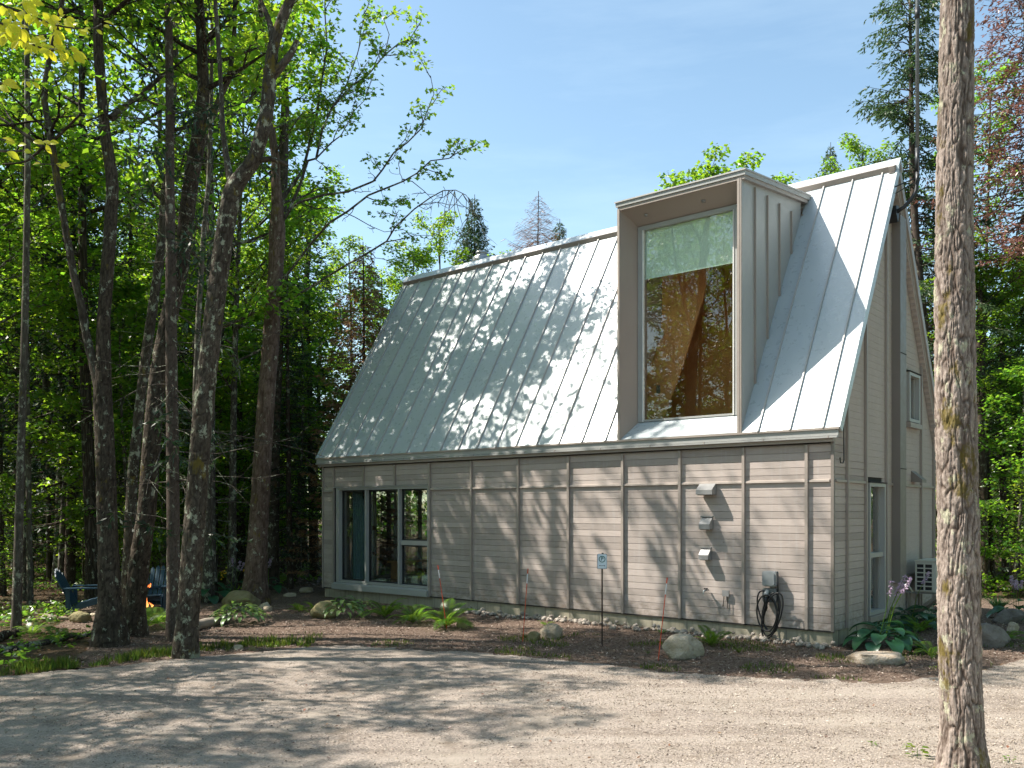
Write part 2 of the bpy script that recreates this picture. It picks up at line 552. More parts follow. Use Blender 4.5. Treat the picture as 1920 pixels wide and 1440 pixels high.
def ground_mats():
    t = NT('forest_floor')
    v = t.coord()
    n = t.noise(v, .5, 6, .6); f = t.noise(v, 14, 8, .75); f2 = t.noise(v, 55, 5, .7)
    col = t.mix(t.rng(f, .3, .7), (.045, .032, .020), (.15, .105, .068))
    col = t.mix(t.rng(f2, .55, .75, 0, .6), col, (.20, .14, .09))
    col = t.mix(t.rng(n, .5, .66, 0, .6), col, (.035, .06, .016))
    t.bsdf(col, .95, 0, t.bump(t.math('ADD', f, f2), .8, .05), .1)
    M['floor_g'] = t.m
    t = NT('crushed_gravel')
    v = t.coord()
    big = t.noise(v, .7, 5, .6)
    vo = t.node("TexVoronoi", {'Vector': v, 'Scale': 70.})
    cell = vo.outputs['Color']
    vo2 = t.node("TexVoronoi", {'Vector': v, 'Scale': 34.})
    fine = t.noise(v, 120, 4, .7)
    lum = t.node("SeparateColor", {0: cell}).outputs[0]
    col = t.mix(lum, (.155, .127, .108), (.37, .312, .268))
    col = t.mix(t.rng(t.node("SeparateColor", {0: vo2.outputs['Color']}).outputs[1], .75, .95, 0, .6), col, (.15, .125, .11))
    col = t.mix(t.rng(fine, .4, .8, 0, .4), col, (.38, .325, .275))
    sand = t.rng(t.noise(v, .9, 6, .7, .5), .50, .60)
    col = t.mix(t.math('MULTIPLY', sand, .7), col, t.mix(fine, (.24, .205, .17), (.33, .285, .24)))
    col = t.mix(t.rng(t.noise(v, 2.3, 5, .7), 0.53, .66, 0, .6), col, (.15, .115, .085))
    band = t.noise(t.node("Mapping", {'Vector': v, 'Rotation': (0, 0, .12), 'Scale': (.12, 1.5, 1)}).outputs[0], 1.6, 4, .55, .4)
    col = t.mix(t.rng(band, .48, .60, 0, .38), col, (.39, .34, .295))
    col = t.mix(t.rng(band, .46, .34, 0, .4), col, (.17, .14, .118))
    hgt = t.math('ADD', t.math('MULTIPLY', vo.outputs['Distance'], -1.), t.math('MULTIPLY', fine, .4))
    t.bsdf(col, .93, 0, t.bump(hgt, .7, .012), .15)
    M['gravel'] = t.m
    t = NT('bark_mulch')
    v = t.coord()
    f = t.noise(v, 24, 8, .78, .8); f2 = t.noise(v, 75, 5, .7)
    vo = t.node("TexVoronoi", {'Vector': t.coord((1, 1.7, 1)), 'Scale': 42.})
    col = t.mix(t.node("SeparateColor", {0: vo.outputs['Color']}).outputs[0], (.075, .048, .036), (.25, .185, .145))
    col = t.mix(t.rng(f, .5, .7, 0, .6), col, (.33, .26, .21))
    t.bsdf(col, .95, 0, t.bump(t.math('ADD', f, f2), .9, .03), .1)
    M['mulch'] = t.m


ground_mats()


def chip_mat(name, stops):
    t = NT(name)
    col = t.ramp(t.island(), stops)
    t.bsdf(col, .9, 0, None, .2)
    return t.m


M['stones'] = chip_mat('gravel_grains', [(0, (.09, .07, .06)), (.15, (.20, .16, .13)), (.35, (.30, .25, .20)), (.7, (.40, .335, .28)), (1, (.52, .46, .40))])
M['chips'] = chip_mat('mulch_chips', [(0, (.06, .038, .03)), (.4, (.15, .10, .08)), (.8, (.27, .205, .165)), (1, (.45, .38, .32))])

# ------------------------------------------------------------------ ground
GRAVEL = [(-60, -30), (-60, 2), (-14, 7.2), (-9, 9.3), (-6.49, 11.21), (-4.9, 12.35), (-4.2, 13.2), (-3.1, 13.9), (-1.9, 13.75),
          (-1.27, 13.15), (.31, 12.75), (2.0, 11.74), (3.54, 10.95), (4.78, 10.75), (5.5, 11.2), (6.4, 11.9), (7.6, 12.9), (11, 15), (30, 22), (60, 22), (60, -30)]
MULCH = [(-6.2, 11.9), (-6.4, 14.0), (-8.6, 17.0), (-9.6, 20), (-8.6, 24), (-2, 26.5), (6, 24), (14, 21.5), (12.5, 15.5), (7.6, 12.5), (5.5, 10.7), (3.5, 10.4), (1.8, 11.3), (0, 12.3), (-2, 12.9), (-4.5, 12.0)]


def inside(poly, x, y):
    P = np.array(poly); r = np.zeros(x.shape, bool); n = len(P)
    for i in range(n):
        x1, y1 = P[i]; x2, y2 = P[(i + 1) % n]
        if y1 == y2: continue
        c = ((y1 > y) != (y2 > y)) & (x < (x2 - x1) * (y - y1) / (y2 - y1) + x1)
        r ^= c
    return r


def sheet(name, xs, ys, mat, off, poly=None, bump=0., edge=.25, freq=1.6):
    X, Y = np.meshgrid(xs, ys, indexing='ij')
    Z = gh(X, Y) + off
    if bump:
        Z = Z + bump * (noise2(X * 6, Y * 6, 3) - .5) + bump * .6 * (noise2(X * 15, Y * 15, 4) - .5)
    nx, ny = X.shape
    i, j = np.meshgrid(np.arange(nx - 1), np.arange(ny - 1), indexing='ij')
    F = np.stack([i * ny + j, (i + 1) * ny + j, (i + 1) * ny + j + 1, i * ny + j + 1], -1).reshape(-1, 4)
    if poly:
        cx = (X[:-1, :-1] + X[1:, 1:]) / 2; cyy = (Y[:-1, :-1] + Y[1:, 1:]) / 2
        wx = cx + edge * (noise2(cx * freq, cyy * freq, 1) - .5) * 2 + .12 * (noise2(cx * 7, cyy * 7, 5) - .5)
        wy = cyy + edge * (noise2(cx * freq, cyy * freq, 2) - .5) * 2 + .12 * (noise2(cx * 7, cyy * 7, 6) - .5)
        F = F[inside(poly, wx, wy).ravel()]
    m = MB(); m.add(np.stack([X, Y, Z], -1).reshape(-1, 3), F)
    o = m.obj(name, M[mat], None, True)
    tag(o, kind='structure')
    return o


def spaced(c, r, d, far, k=22):
    core = np.arange(c - r, c + r + 1e-6, d)
    g = np.geomspace(d * 2, far, k)
    return np.concatenate([(c - r) - g[::-1], core, (c + r) + g])


sheet('ground', spaced(0, 24, .3, 400), spaced(16, 24, .3, 400), 'floor_g', 0)
sheet('mulch_bed', np.arange(-11, 15, .07), np.arange(9.5, 27, .07), 'mulch', .018, MULCH, .02, .3)
sheet('driveway', np.concatenate([np.arange(-60, -10, 1.), np.arange(-10, 13, .06), np.arange(13, 60, 1.)]),
      np.concatenate([np.arange(-30, 4, 1.), np.arange(4, 15.2, .06), np.arange(15.2, 22, .6)]), 'gravel', .034, GRAVEL, .008, .18)


def scatter_area(n, x0, x1, y0, y1, test, seed):
    rg = np.random.default_rng(seed)
    x = rg.uniform(x0, x1, n); y = y0 + (y1 - y0) * rg.uniform(0, 1, n)
    k = test(x, y)
    return x[k], y[k], rg


def in_house(x, y, pad=0.):
    l = (x - C0[0]) * -CA[0] + (y - C0[1]) * -CA[1]; s = (x - C0[0]) * CB[0] + (y - C0[1]) * CB[1]
    return (l < pad) & (l > -12.6 - pad) & (s > -pad) & (s < 5.9 + pad)


OCT = np.array([[1, 0, 0], [0, 1, 0], [-1, 0, 0], [0, -1, 0], [0, 0, 1], [0, 0, -1]], float)
OCTF = np.array([[0, 1, 4], [1, 2, 4], [2, 3, 4], [3, 0, 4], [1, 0, 5], [2, 1, 5], [3, 2, 5], [0, 3, 5]])


def grains(name, x, y, zoff, size, rg, mat, flat=.6):
    n = len(x)
    V = OCT[None] * (size[:, None, None] * rg.uniform(.55, 1.25, (n, 6, 1)))
    V[:, :, 2] *= flat
    th = rg.uniform(0, 6.28, n); c, s = np.cos(th), np.sin(th)
    el = rg.uniform(.7, 1.3, n)
    vx = V[:, :, 0] * el[:, None]
    V = np.stack([vx * c[:, None] - V[:, :, 1] * s[:, None], vx * s[:, None] + V[:, :, 1] * c[:, None], V[:, :, 2]], -1)
    V += np.stack([x, y, gh(x, y) + zoff], -1)[:, None, :]
    F = (OCTF[None] + (np.arange(n) * 6)[:, None, None]).reshape(-1, 3)
    return MB().add(V.reshape(-1, 3), F).obj(name, mat)


def on_gravel(x, y):
    return inside(GRAVEL, x + .18 * 2 * (noise2(x * 1.6, y * 1.6, 1) - .5), y + .36 * (noise2(x * 1.6, y * 1.6, 2) - .5)) & (np.abs(x) < y * .62)


x, y, rg = scatter_area(150000, -9, 9, 7, 15, lambda x, y: on_gravel(x, y) & (hsh(np.floor(x * 50), np.floor(y * 50), 9) < np.clip(1.3 - (y - 7) / 8, .25, 1) * (.35 + .9 * (x > -1 + 2 * noise2(x, y, 8))) * np.clip(noise2(x * .9, y * .9, 12) * 2.2, .25, 1)), 1)
tag(grains('gravel_stones', x, y, .037, rg.uniform(.0045, .0105, len(x)) * (1 + .9 * (rg.random(len(x)) > .95)), rg, M['stones']),
    'loose crushed gravel stones lying on the driveway', 'gravel', kind='stuff')


def quads_obj(name, C, U, V, mat, parent=None, fold=0.):
    N = np.cross(U, V); ln = np.linalg.norm(N, axis=1)[:, None] + 1e-9; N = N / ln * np.linalg.norm(V, axis=1)[:, None] * fold
    P = np.stack([C, C + .45 * U + V + N, C + U, C + .45 * U - V + N], 1).reshape(-1, 3)
    F = np.arange(len(P)).reshape(-1, 4)
    return MB().add(P, F).obj(name, mat, parent)


def flat_bits(name, x, y, zoff, L, W, rg, mat, tilt=.35, label=None, cat=None):
    n = len(x); th = rg.uniform(0, 6.28, n)
    U = np.stack([np.cos(th), np.sin(th), rg.normal(0, tilt, n)], -1) * L[:, None]
    V = np.stack([-np.sin(th), np.cos(th), rg.normal(0, tilt, n)], -1) * W[:, None]
    o = quads_obj(name, np.stack([x, y, gh(x, y) + zoff], -1), U, V, mat, None, .2)
    return tag(o, label, cat, kind='stuff')


def on_mulch(x, y):
    return inside(MULCH, x + .3 * (noise2(x, y, 1) - .5), y) & ~on_gravel(x, y - .1) & ~in_house(x, y, -.02)


x, y, rg = scatter_area(90000, -9.5, 10, 10.2, 20, lambda x, y: on_mulch(x, y) & (np.abs(x) < y * .62), 2)
k = rg.random(len(x)) < np.clip(1.6 - (y - 10) / 7, .15, 1); x, y = x[k], y[k]
flat_bits('mulch_chips', x, y, .034, rg.uniform(.015, .05, len(x)), rg.uniform(.004, .012, len(x)), rg, M['chips'], .35,
          'shredded bark mulch chips covering the bed along the house', 'mulch')
# stray chips and litter on the gravel and under the trees
x, y, rg = scatter_area(5200, -9, 8.5, 7.2, 14, lambda x, y: on_gravel(x, y) & (noise2(x * .8, y * .8, 21) > .45), 3)
flat_bits('stray_litter', x, y, .044, rg.uniform(.008, .03, len(x)), rg.uniform(.003, .01, len(x)), rg, M['chips'], .2,
          'small bits of bark and dead leaf strewn over the driveway gravel', 'litter')
x, y, rg = scatter_area(60000, -32, 22, 11, 40, lambda x, y: ~on_gravel(x, y) & ~in_house(x, y) & ~on_mulch(x, y) & (np.abs(x) < y * .64 + 1), 4)
flat_bits('leaf_litter', x, y, .02, rg.uniform(.03, .08, len(x)), rg.uniform(.015, .035, len(x)), rg, M['litter'], .3,
          'brown dead leaves covering the forest floor under the trees', 'leaf litter')


x, y, rg = scatter_area(900, -9, 8.5, 7.2, 13, lambda x, y: on_gravel(x, y) & (hsh(np.floor(x * 31), np.floor(y * 31), 5) < .22 + .4 * (noise2(x, y, 51) > .6)), 31)
flat_bits('fallen_leaves', x, y, .05, rg.uniform(.02, .05, len(x)), rg.uniform(.01, .018, len(x)), rg, M['litter'], .25,
          'scattered dry leaves blown over the driveway gravel', 'fallen leaves')


def blades(name, x, y, h, rg, mat, label, cat, w=.006, lean=.5):
    n = len(x); th = rg.uniform(0, 6.28, n)
    U = np.stack([np.cos(th) * lean * rg.random(n), np.sin(th) * lean * rg.random(n), np.ones(n)], -1) * h[:, None]
    ph = rg.uniform(0, 6.28, n)
    V = np.stack([np.cos(ph), np.sin(ph), np.zeros(n)], -1) * w
    return tag(quads_obj(name, np.stack([x, y, gh(x, y) + .01], -1), U, V, mat), label, cat, kind='stuff')


def edge_strip(x, y):
    g = on_gravel(x, y)
    near = on_gravel(x + .1, y - 1.1) | on_gravel(x + .5, y - .6)
    return (~g) & near & (x < -3.2) & (noise2(x * 2, y * 2, 31) + .35 * noise2(x * 9, y * 9, 37) > .84)


x, y, rg = scatter_area(120000, -11, -3, 8.5, 14.6, edge_strip, 5)
blades('grass', x, y, rg.uniform(.03, .13, len(x)) * (.5 + noise2(x * 5, y * 5, 39)), rg, M['grass'], 'low green grass growing along the left edge of the driveway', 'grass')
x, y, rg = scatter_area(30000, -4, 8, 10.3, 15.2, lambda x, y: on_mulch(x, y) & (noise2(x * 1.5, y * 1.5, 33) > .70), 6)
blades('weeds', x, y, rg.uniform(.03, .09, len(x)), rg, M['grass'], 'sparse green weeds coming up through the mulch bed', 'weeds')
x, y, rg = scatter_area(16000, 5.2, 9, 8.3, 10.6, lambda x, y: (noise2(x * 1.3, y * 1.3, 35) > .6) & (x > 5.4), 61)
blades('moss_grass', x, y + .0, rg.uniform(.02, .06, len(x)), rg, M['grass'], 'patchy short grass on the gravel beside the big trunk', 'grass')
# ------------------------------------------------------------------ house (local frame: x along the front to the near corner, y into the house)
L0, L1, DEP = -12.58, 0.0, 5.87
EZ, EY, RY = 3.441, -.12, 2.935
SL = 1.6386
RZ = EZ + (RY - EY) * SL


def rz(y):
    return EZ + (min(y, 2 * RY - y) - EY) * SL


def hp(mb, name, mat, parent=None, smooth=False):
    return mb.obj(name, M[mat], parent or house, smooth)


# foundation with the marks of its board forms
fo = hp(MB().box((L0 + .03, .03, -.5), (L1 - .03, DEP - .03, .255)), 'foundation', 'concrete')
m = MB()
for i in range(20):
    xx = L0 + .2 + i * .61 + random.uniform(-.05, .05)
    m.box((xx, .024, -.3), (xx + .005, .0305, .25))
for i in range(13):
    m.box((-.0305, .3 + i * .42, -.3), (-.022, .305 + i * .42, .25))
tag(hp(m, 'form_seams', 'duct', fo), kind='stuff')

# openings
WX0, WX1, WZ0, WZ1 = -11.985, -8.887, .45, 2.665
GW = (1.562, 2.42, .36, 2.62)     # gable window y0 y1 z0 z1
UW = (3.864, 4.57, 3.84, 4.78)    # upper gable window

# wall cores (behind the cladding)
m = MB()
m.box((L0 + .03, .03, .255), (WX0, .20, 3.3)); m.box((WX1, .03, .255), (L1 - .03, .20, 3.3))
m.box((WX0, .03, .255), (WX1, .20, WZ0 - .02)); m.box((WX0, .03, WZ1 + .02), (WX1, .20, 3.3))
front_wall = hp(m, 'front_wall', 'dark')


def gable_core(x0, x1, holes):
    """gable wall slab between x0 and x1 with rectangular holes, built in columns"""
    m = MB()
    ys = sorted({.03, RY, DEP - .03} | {h[0] for h in holes} | {h[1] for h in holes})
    for a, b in zip(ys[:-1], ys[1:]):
        hs = sorted([h for h in holes if h[0] <= a + 1e-6 and h[1] >= b - 1e-6], key=lambda h: h[2])
        z = .255
        for h in hs:
            m.box((x0, a, z), (x1, b, h[2])); z = h[3]
        ta, tb = rz(a) - .06, rz(b) - .06
        m.hexa([(x0, a, z), (x1, a, z), (x1, b, z), (x0, b, z), (x0, a, ta), (x1, a, ta), (x1, b, tb), (x0, b, tb)])
    return m


gable_wall = hp(gable_core(-.2, -.03, [GW, UW]), 'gable_wall', 'dark')
far_gable = hp(gable_core(L0 + .03, L0 + .2, [(.7, 4.6, .45, 2.65)]), 'far_gable_wall', 'wood')
hp(MB().box((L0 + .2, DEP - .2, .255), (-11.9, DEP - .03, 3.3)).box((-9.2, DEP - .2, .255), (-.2, DEP - .03, 3.3)).box((-11.9, DEP - .2, 2.6), (-9.2, DEP - .03, 3.3)), 'rear_wall', 'wood')

# cladding boards: one object each on the front, the rest of the gable joined
BH = .1172
unit = MB()
prof = [(.0, .0), (.026, .0), (.026, .004), (.0255, .1095), (.012, .1115), (.012, .1165), (0, .1165)]
unit.prism([(0, -p[0], p[1]) for p in prof], (1, 0, 0))
unit_me = unit.mesh('cladding_board', M['wood'])
BAT = [-12.15, -11.05, -9.98, -8.86, -7.62, -6.34, -5.09, -3.86, -2.68, -1.49, -.42]
nb = 0
edges = [L0] + BAT + [L1 - .03]
for a, b in zip(edges[:-1], edges[1:]):
    if b - a < .05: continue
    for r in range(26):
        z = .262 + r * BH
        if z > 3.2: break
        zt = z + BH
        inwin = a > WX0 - .3 and b < WX1 + .1
        if inwin and zt > WZ0 - .12 and z < WZ1 - .02: continue
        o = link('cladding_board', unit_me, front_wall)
        o.location = (a + random.uniform(-.002, .002), .028 - random.uniform(0, .002), z)
        o.scale = (b - a, 1, 1)
        nb += 1
rest = MB(); n2 = 0
gb = [.0, .56, 1.46, 2.57, 3.0, 3.45, 4.77, 5.69, DEP - .0]
gprof = [(0., 0.), (.026, 0.), (.026, .004), (.0255, .1095), (.012, .1115), (.012, .1165), (0, .1165)]
gunit = MB().prism([(p[0], 0, p[1]) for p in gprof], (0, 1, 0)).mesh('cladding_board', M['wood'])
for gi, (a, b) in enumerate(zip(gb[:-1], gb[1:])):
    for r in range(72):
        z = .262 + r * BH; zt = z + .1155
        segs = [(a, b)]
        for (h0, h1, z0, z1) in (GW, UW):
            if zt > z0 - .03 and z < z1 + .03:
                ns = []
                for (p, q) in segs:
                    if q <= h0 or p >= h1: ns.append((p, q)); continue
                    if p < h0 - .02: ns.append((p, h0))
                    if q > h1 + .02: ns.append((h1, q))
                segs = ns
        for (p, q) in segs:
            # clip under the rake
            def lo(zz): return EY + (zz + .07 - EZ) / SL
            p0, p1 = max(p, lo(z)), max(p, lo(zt)); q0, q1 = min(q, 2 * RY - lo(z)), min(q, 2 * RY - lo(zt))
            if q1 - p1 < .01: continue
            if nb + n2 < 299 and gi in (0, 1) and z < 3.35 and p0 == p and p1 == p:
                o = link('cladding_board', gunit, gable_wall)
                o.location = (-.028 + random.uniform(0, .002), p, z); o.scale = (1, q - p, 1); n2 += 1
            else:
                V = [(-.028, p0, z), (-.002, p0, z), (-.002, q0, z), (-.028, q0, z), (-.028, p1, zt), (-.004, p1, zt), (-.004, q1, zt), (-.028, q1, zt)]
                rest.hexa(V)
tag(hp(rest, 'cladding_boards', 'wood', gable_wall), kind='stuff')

# vertical battens and horizontal rails
for i, bx in enumerate(BAT):
    if i in (1, 2):
        hp(MB().box((bx - .022, -.045, WZ1 + .06), (bx + .022, -.002, 3.19)), 'batten', 'trim', front_wall)
    else:
        hp(MB().box((bx - .024, -.05, .262), (bx + .024, -.002, 3.19)), 'batten', 'trim', front_wall)
for a, b in zip(edges[:-1], edges[1:]):
    if b - a < .05 or (a > WX0 - .3 and b < WX1 + .1): continue
    hp(MB().hexa([(a + .026, -.036, 2.60), (b - .026, -.036, 2.60), (b - .026, -.002, 2.60), (a + .026, -.002, 2.60), (a + .026, -.030, 2.632), (b - .026, -.030, 2.632), (b - .026, -.002, 2.645), (a + .026, -.002, 2.645)]), 'rail', 'trim', front_wall)
for by in (.56, 1.46, 2.57, 4.77, 5.69):
    zt = rz(by) - .13
    hp(MB().box((.002, by - .024, .262), (.045, by + .024, zt)), 'batten', 'trim', gable_wall)
hp(MB().box((.002, 2.6 + .0, 2.60), (.03, 2.94, 2.64)).box((.002, .05, 2.60), (.03, .53, 2.64)).box((.002, .59, 2.60), (.03, 1.43, 2.64)).box((.002, 3.32, 2.60), (.03, 4.74, 2.64)).box((.002, 4.80, 2.60), (.03, 5.66, 2.64)), 'rail', 'trim', gable_wall)
hp(MB().box((-.035, -.03, .25), (.012, .03, 3.28)), 'corner_trim', 'duct')
hp(MB().box((L0 - .012, -.03, .25), (L0 + .03, .03, 3.28)), 'corner_trim', 'trim')
hp(MB().box((L0, .0, .238), (L1, .03, .262)), 'base_flashing', 'dark')

# front window group
win = hp(MB().box((WX0 - .05, -.04, WZ0 - .04), (WX0 + .05, .16, WZ1 + .03)).box((WX1 - .03, -.04, WZ0 - .04), (WX1 + .02, .16, WZ1 + .03))
         .box((WX0 + .05, -.02, WZ1 - .03), (WX1 - .03, .16, WZ1 + .03)).box((WX0 + .05, .0, WZ0 - .035), (WX1 - .03, .16, WZ0 + .02)), 'window', 'frame')
hp(MB().box((WX0 - .15, -.055, WZ1 + .032), (WX1 + .02, -.0, WZ1 + .05)), 'head_flashing', 'frame', win)
hp(MB().hexa([(WX0 - .15, -.10, WZ0 - .20), (WX1 + .02, -.10, WZ0 - .20), (WX1 + .02, -.002, WZ0 - .20), (WX0 - .15, -.002, WZ0 - .20), (WX0 - .15, -.10, WZ0 - .075), (WX1 + .02, -.10, WZ0 - .075), (WX1 + .02, -.002, WZ0 - .04), (WX0 - .15, -.002, WZ0 - .04)]), 'sill', 'frame', win)
MU = [WX0 + .05, -10.99, -9.86, WX1 - .03]
for q in (1, 2):
    hp(MB().box((MU[q] - .028, -.015, WZ0 + .02), (MU[q] + .028, .15, WZ1 - .03)), 'mullion', 'frame', win)
hp(MB().box((MU[2] + .028, .02, 1.37), (MU[3], .14, 1.47)), 'transom', 'frame', win)


def pane(x0, x1, z0, z1, y, par, mat='glass', fr=.035):
    hp(MB().box((x0 + fr, y - .004, z0 + fr), (x1 - fr, y + .004, z1 - fr)), 'pane', mat, par)
    if fr > .01:
        hp(MB().box((x0 + .001, y - .02, z0), (x0 + fr, y + .02, z1)).box((x1 - fr, y - .02, z0), (x1 - .001, y + .02, z1)).box((x0 + fr, y - .02, z0), (x1 - fr, y + .02, z0 + fr)).box((x0 + fr, y - .02, z1 - fr), (x1 - fr, y + .02, z1)), 'sash', 'black_m', par)


pane(MU[0], MU[1] - .028, WZ0 + .02, WZ1 - .03, .09, win)
pane(MU[1] + .028, MU[2] - .028, WZ0 + .02, WZ1 - .03, .09, win)
pane(MU[2] + .028, MU[3], WZ0 + .02, 1.37, .09, win)
pane(MU[2] + .028, MU[3], 1.47, WZ1 - .03, .09, win)

# gable windows
for (y0, y1, z0, z1), tr in ((GW, 1.38), (UW, None)):
    fm = MB().box((-.12, y0 - .0, z0), (.055, y0 + .06, z1)).box((-.12, y1 - .06, z0), (.055, y1, z1)).box((-.12, y0 + .06, z1 - .06), (.055, y1 - .06, z1)).box((-.12, y0 + .06, z0), (.055, y1 - .06, z0 + .06))
    w = hp(fm, 'window', 'frame')
    hp(MB().box((.0, y0 - .03, z1 + .004), (.075, y1 + .03, z1 + .02)), 'head_flashing', 'dark', w)
    hp(MB().hexa([(.002, y0 - .03, z0 - .11), (.08, y0 - .03, z0 - .11), (.08, y1 + .03, z0 - .11), (.002, y1 + .03, z0 - .11), (.002, y0 - .03, z0 - .003), (.08, y0 - .03, z0 - .02), (.08, y1 + .03, z0 - .02), (.002, y1 + .03, z0 - .003)]), 'sill', 'trim', w)
    zs = [z0 + .06, z1 - .06]
    if tr:
        hp(MB().box((-.10, y0 + .06, tr - .04), (.03, y1 - .06, tr + .04)), 'transom', 'frame', w)
        zs = [z0 + .06, tr - .04, tr + .04, z1 - .06]
    for k in range(0, len(zs), 2):
        hp(MB().box((-.055, y0 + .06, zs[k]), (-.047, y1 - .06, zs[k + 1])), 'pane', 'glass_d', w)
        hp(MB().box((-.07, y0 + .061, zs[k]), (-.03, y0 + .10, zs[k + 1])).box((-.07, y1 - .10, zs[k]), (-.03, y1 - .061, zs[k + 1])), 'sash', 'frame', w)

# service duct, small wall vent
dd = hp(MB().box((-.0, 2.945, .83), (.15, 3.305, rz(3.3) - .35)), 'service_duct', 'duct')
hp(MB().box((.151, 2.955, 5.0), (.158, 3.295, 5.015)).box((.151, 2.955, 2.9), (.158, 3.295, 2.915)), 'joint', 'dark', dd)
hp(MB().prism([(.0, 4.15, 2.70), (.20, 4.15, 2.68), (.20, 4.15, 2.74), (.0, 4.15, 2.91)], (0, .3, 0)), 'vent_hood', 'duct')
# dark recess panel under the duct side
hp(MB().box((.0, 3.32, .80), (.06, 4.6, .95)), 'service_panel', 'duct')

# roof ---------------------------------------------------------------
RX0, RX1 = -12.70, .13
DX0, DX1 = -3.898, -1.494        # dormer sides
nrm = np.array([0, -SL, 1]) / math.hypot(SL, 1)     # front slope normal
up = np.array([0, 1, SL]) / math.hypot(SL, 1)


def slope_pt(x, y, h=0.):
    return np.array([x, y, EZ + (y - EY) * SL]) + nrm * h


def slab(x0, x1, ya, yb, h0, h1):
    """piece of the front slope from y=ya up to y=yb"""
    a, b, c, d = slope_pt(x0, ya, h0), slope_pt(x1, ya, h0), slope_pt(x1, yb, h0), slope_pt(x0, yb, h0)
    e, f, g, h = slope_pt(x0, ya, h1), slope_pt(x1, ya, h1), slope_pt(x1, yb, h1), slope_pt(x0, yb, h1)
    return MB().hexa([a, b, c, d, e, f, g, h])


roof = hp(slab(RX0 + .02, DX0, EY + .02, RY, -.20, -.025), 'roof', 'trim')
for args in ((DX1, RX1 - .02, EY + .02, RY), (DX0, DX1, 2.55, RY)):
    hp(slab(*args, -.20, -.025), 'roof_deck', 'trim', roof)
# rear slope
def rslab(x0, x1, ya, yb, h0, h1):
    mb = slab(x0, x1, ya, yb, h0, h1)
    V = mb.v[0].copy(); V[:, 1] = 2 * RY - V[:, 1]
    return MB().add(V, BOXF[:, ::-1])
hp(rslab(RX0 + .02, RX1 - .02, EY + .02, RY - .002, -.20, -.025), 'roof_deck', 'trim', roof)
hp(rslab(RX0, RX1, EY, RY, -.024, 0), 'rear_sheet', 'roof', roof)
SEAM = [-12.56, -12.07, -11.54, -11.03, -10.53, -10.0, -9.47, -8.94, -8.42, -7.89, -7.37, -6.84, -6.31, -5.78, -5.24, -4.7, -4.17, -3.64, -3.11, -2.58, -2.05, -1.72, -1.19, -.65, -.12]
pe = [RX0] + SEAM + [RX1]
for i, (a, b) in enumerate(zip(pe[:-1], pe[1:])):
    parts = []
    if b <= DX0 or a >= DX1: parts = [(a, b, EY)]
    else:
        parts = [(a, b, 2.60)]
        if a < DX0: parts = [(a, DX0, EY), (DX0, b, 2.60)]
        elif b > DX1: parts = [(a, DX1, 2.60), (DX1, b, EY)]
    for (p, q, ya) in parts:
        if q - p < .02: continue
        mb = slab(p + .001, q - .001, ya, RY, -.024 + random.uniform(0, .002), 0)
        o = hp(mb, 'roof_panel', 'roof', roof)
    if i > 0:
        ya = 2.60 if DX0 - .02 < a < DX1 + .02 else EY
        hp(slab(a - .011, a + .011, ya - .01, RY - .04, .001, .034), 'standing_seam', 'seam', roof)
# left edge strip, ridge cap
rc = MB()
for sgn in (1, -1):
    pts = [(RY, RZ + .075), (RY - sgn * .12, RZ + .075 - .12 * SL + .035), (RY - sgn * .12, RZ + .03 - .12 * SL), (RY, RZ + .02)]
    rc.prism([(RX0 - .03, p[0], p[1]) for p in pts][::1], (RX1 - RX0 + .06, 0, 0))
hp(rc, 'ridge_cap', 'roof', roof)
hp(MB().box((RX0 - .015, RY - .115, RZ - .19), (RX1 + .015, RY - .075, RZ - .125)), 'ridge_flashing', 'seam', roof)
# rake trims on both gables
for (x0, x1) in ((RX1 - .022, RX1 + .012), (RX0 - .012, RX0 + .022)):
    hp(slab(x0, x1, EY - .005, RY - .05, -.12, .012), 'rake_trim', 'roof', roof)
    hp(rslab(x0, x1, EY - .005, RY - .05, -.12, .012), 'rake_trim', 'trim', roof)
# soffit boards under the rear rake, seen from the near side
sp = rslab(-.0, RX1 - .03, EY, RY, -.235, -.202); hp(sp, 'rake_soffit', 'wood', roof)
for k in range(46):
    y0 = EY + .05 + k * .065
    a = rslab(.004, RX1 - .035, y0, y0 + .03, -.25, -.236); rest_ = a if k == 0 else rest_.add(a.v[0], BOXF[:, ::-1])
tag(hp(rest_, 'soffit_slats', 'wood', roof), kind='stuff')
# eave: drip edge, fascia, lower lip, soffit
fs = hp(MB().box((RX0, EY - .025, EZ - .035), (RX1 - .0, EY + .01, EZ - .002)), 'drip_edge', 'trim')
hp(MB().box((RX0 + .01, EY + .0, EZ - .13), (RX1 - .02, EY + .03, EZ - .035)), 'fascia', 'frame')
hp(MB().hexa([(RX0 + .01, EY - .025, EZ - .165), (RX1 - .03, EY - .025, EZ - .165), (RX1 - .03, EY + .03, EZ - .165), (RX0 + .01, EY + .03, EZ - .165), (RX0 + .01, EY - .025, EZ - .14), (RX1 - .03, EY - .025, EZ - .14), (RX1 - .03, EY + .03, EZ - .13), (RX0 + .01, EY + .03, EZ - .13)]), 'gutter_lip', 'frame')
hp(MB().box((RX0 + .02, EY + .031, EZ - .22), (RX1 - .1, EY + .085, EZ - .12)), 'sub_fascia', 'trim')
hp(MB().box((L0, EY + .085, EZ - .165), (L1, .05, EZ - .14)), 'eave_soffit', 'dark')
hp(MB().box((L0 + .01, -.002, 3.2), (L1 - .03, .03, 3.3)), 'wall_head', 'dark')
xx = RX0 + 1.0
while xx < RX1:
    hp(MB().box((xx, EY - .03, EZ - .166), (xx + .012, EY - .001, EZ - .128)), 'gutter_strap', 'trim', fs); xx += 1.06

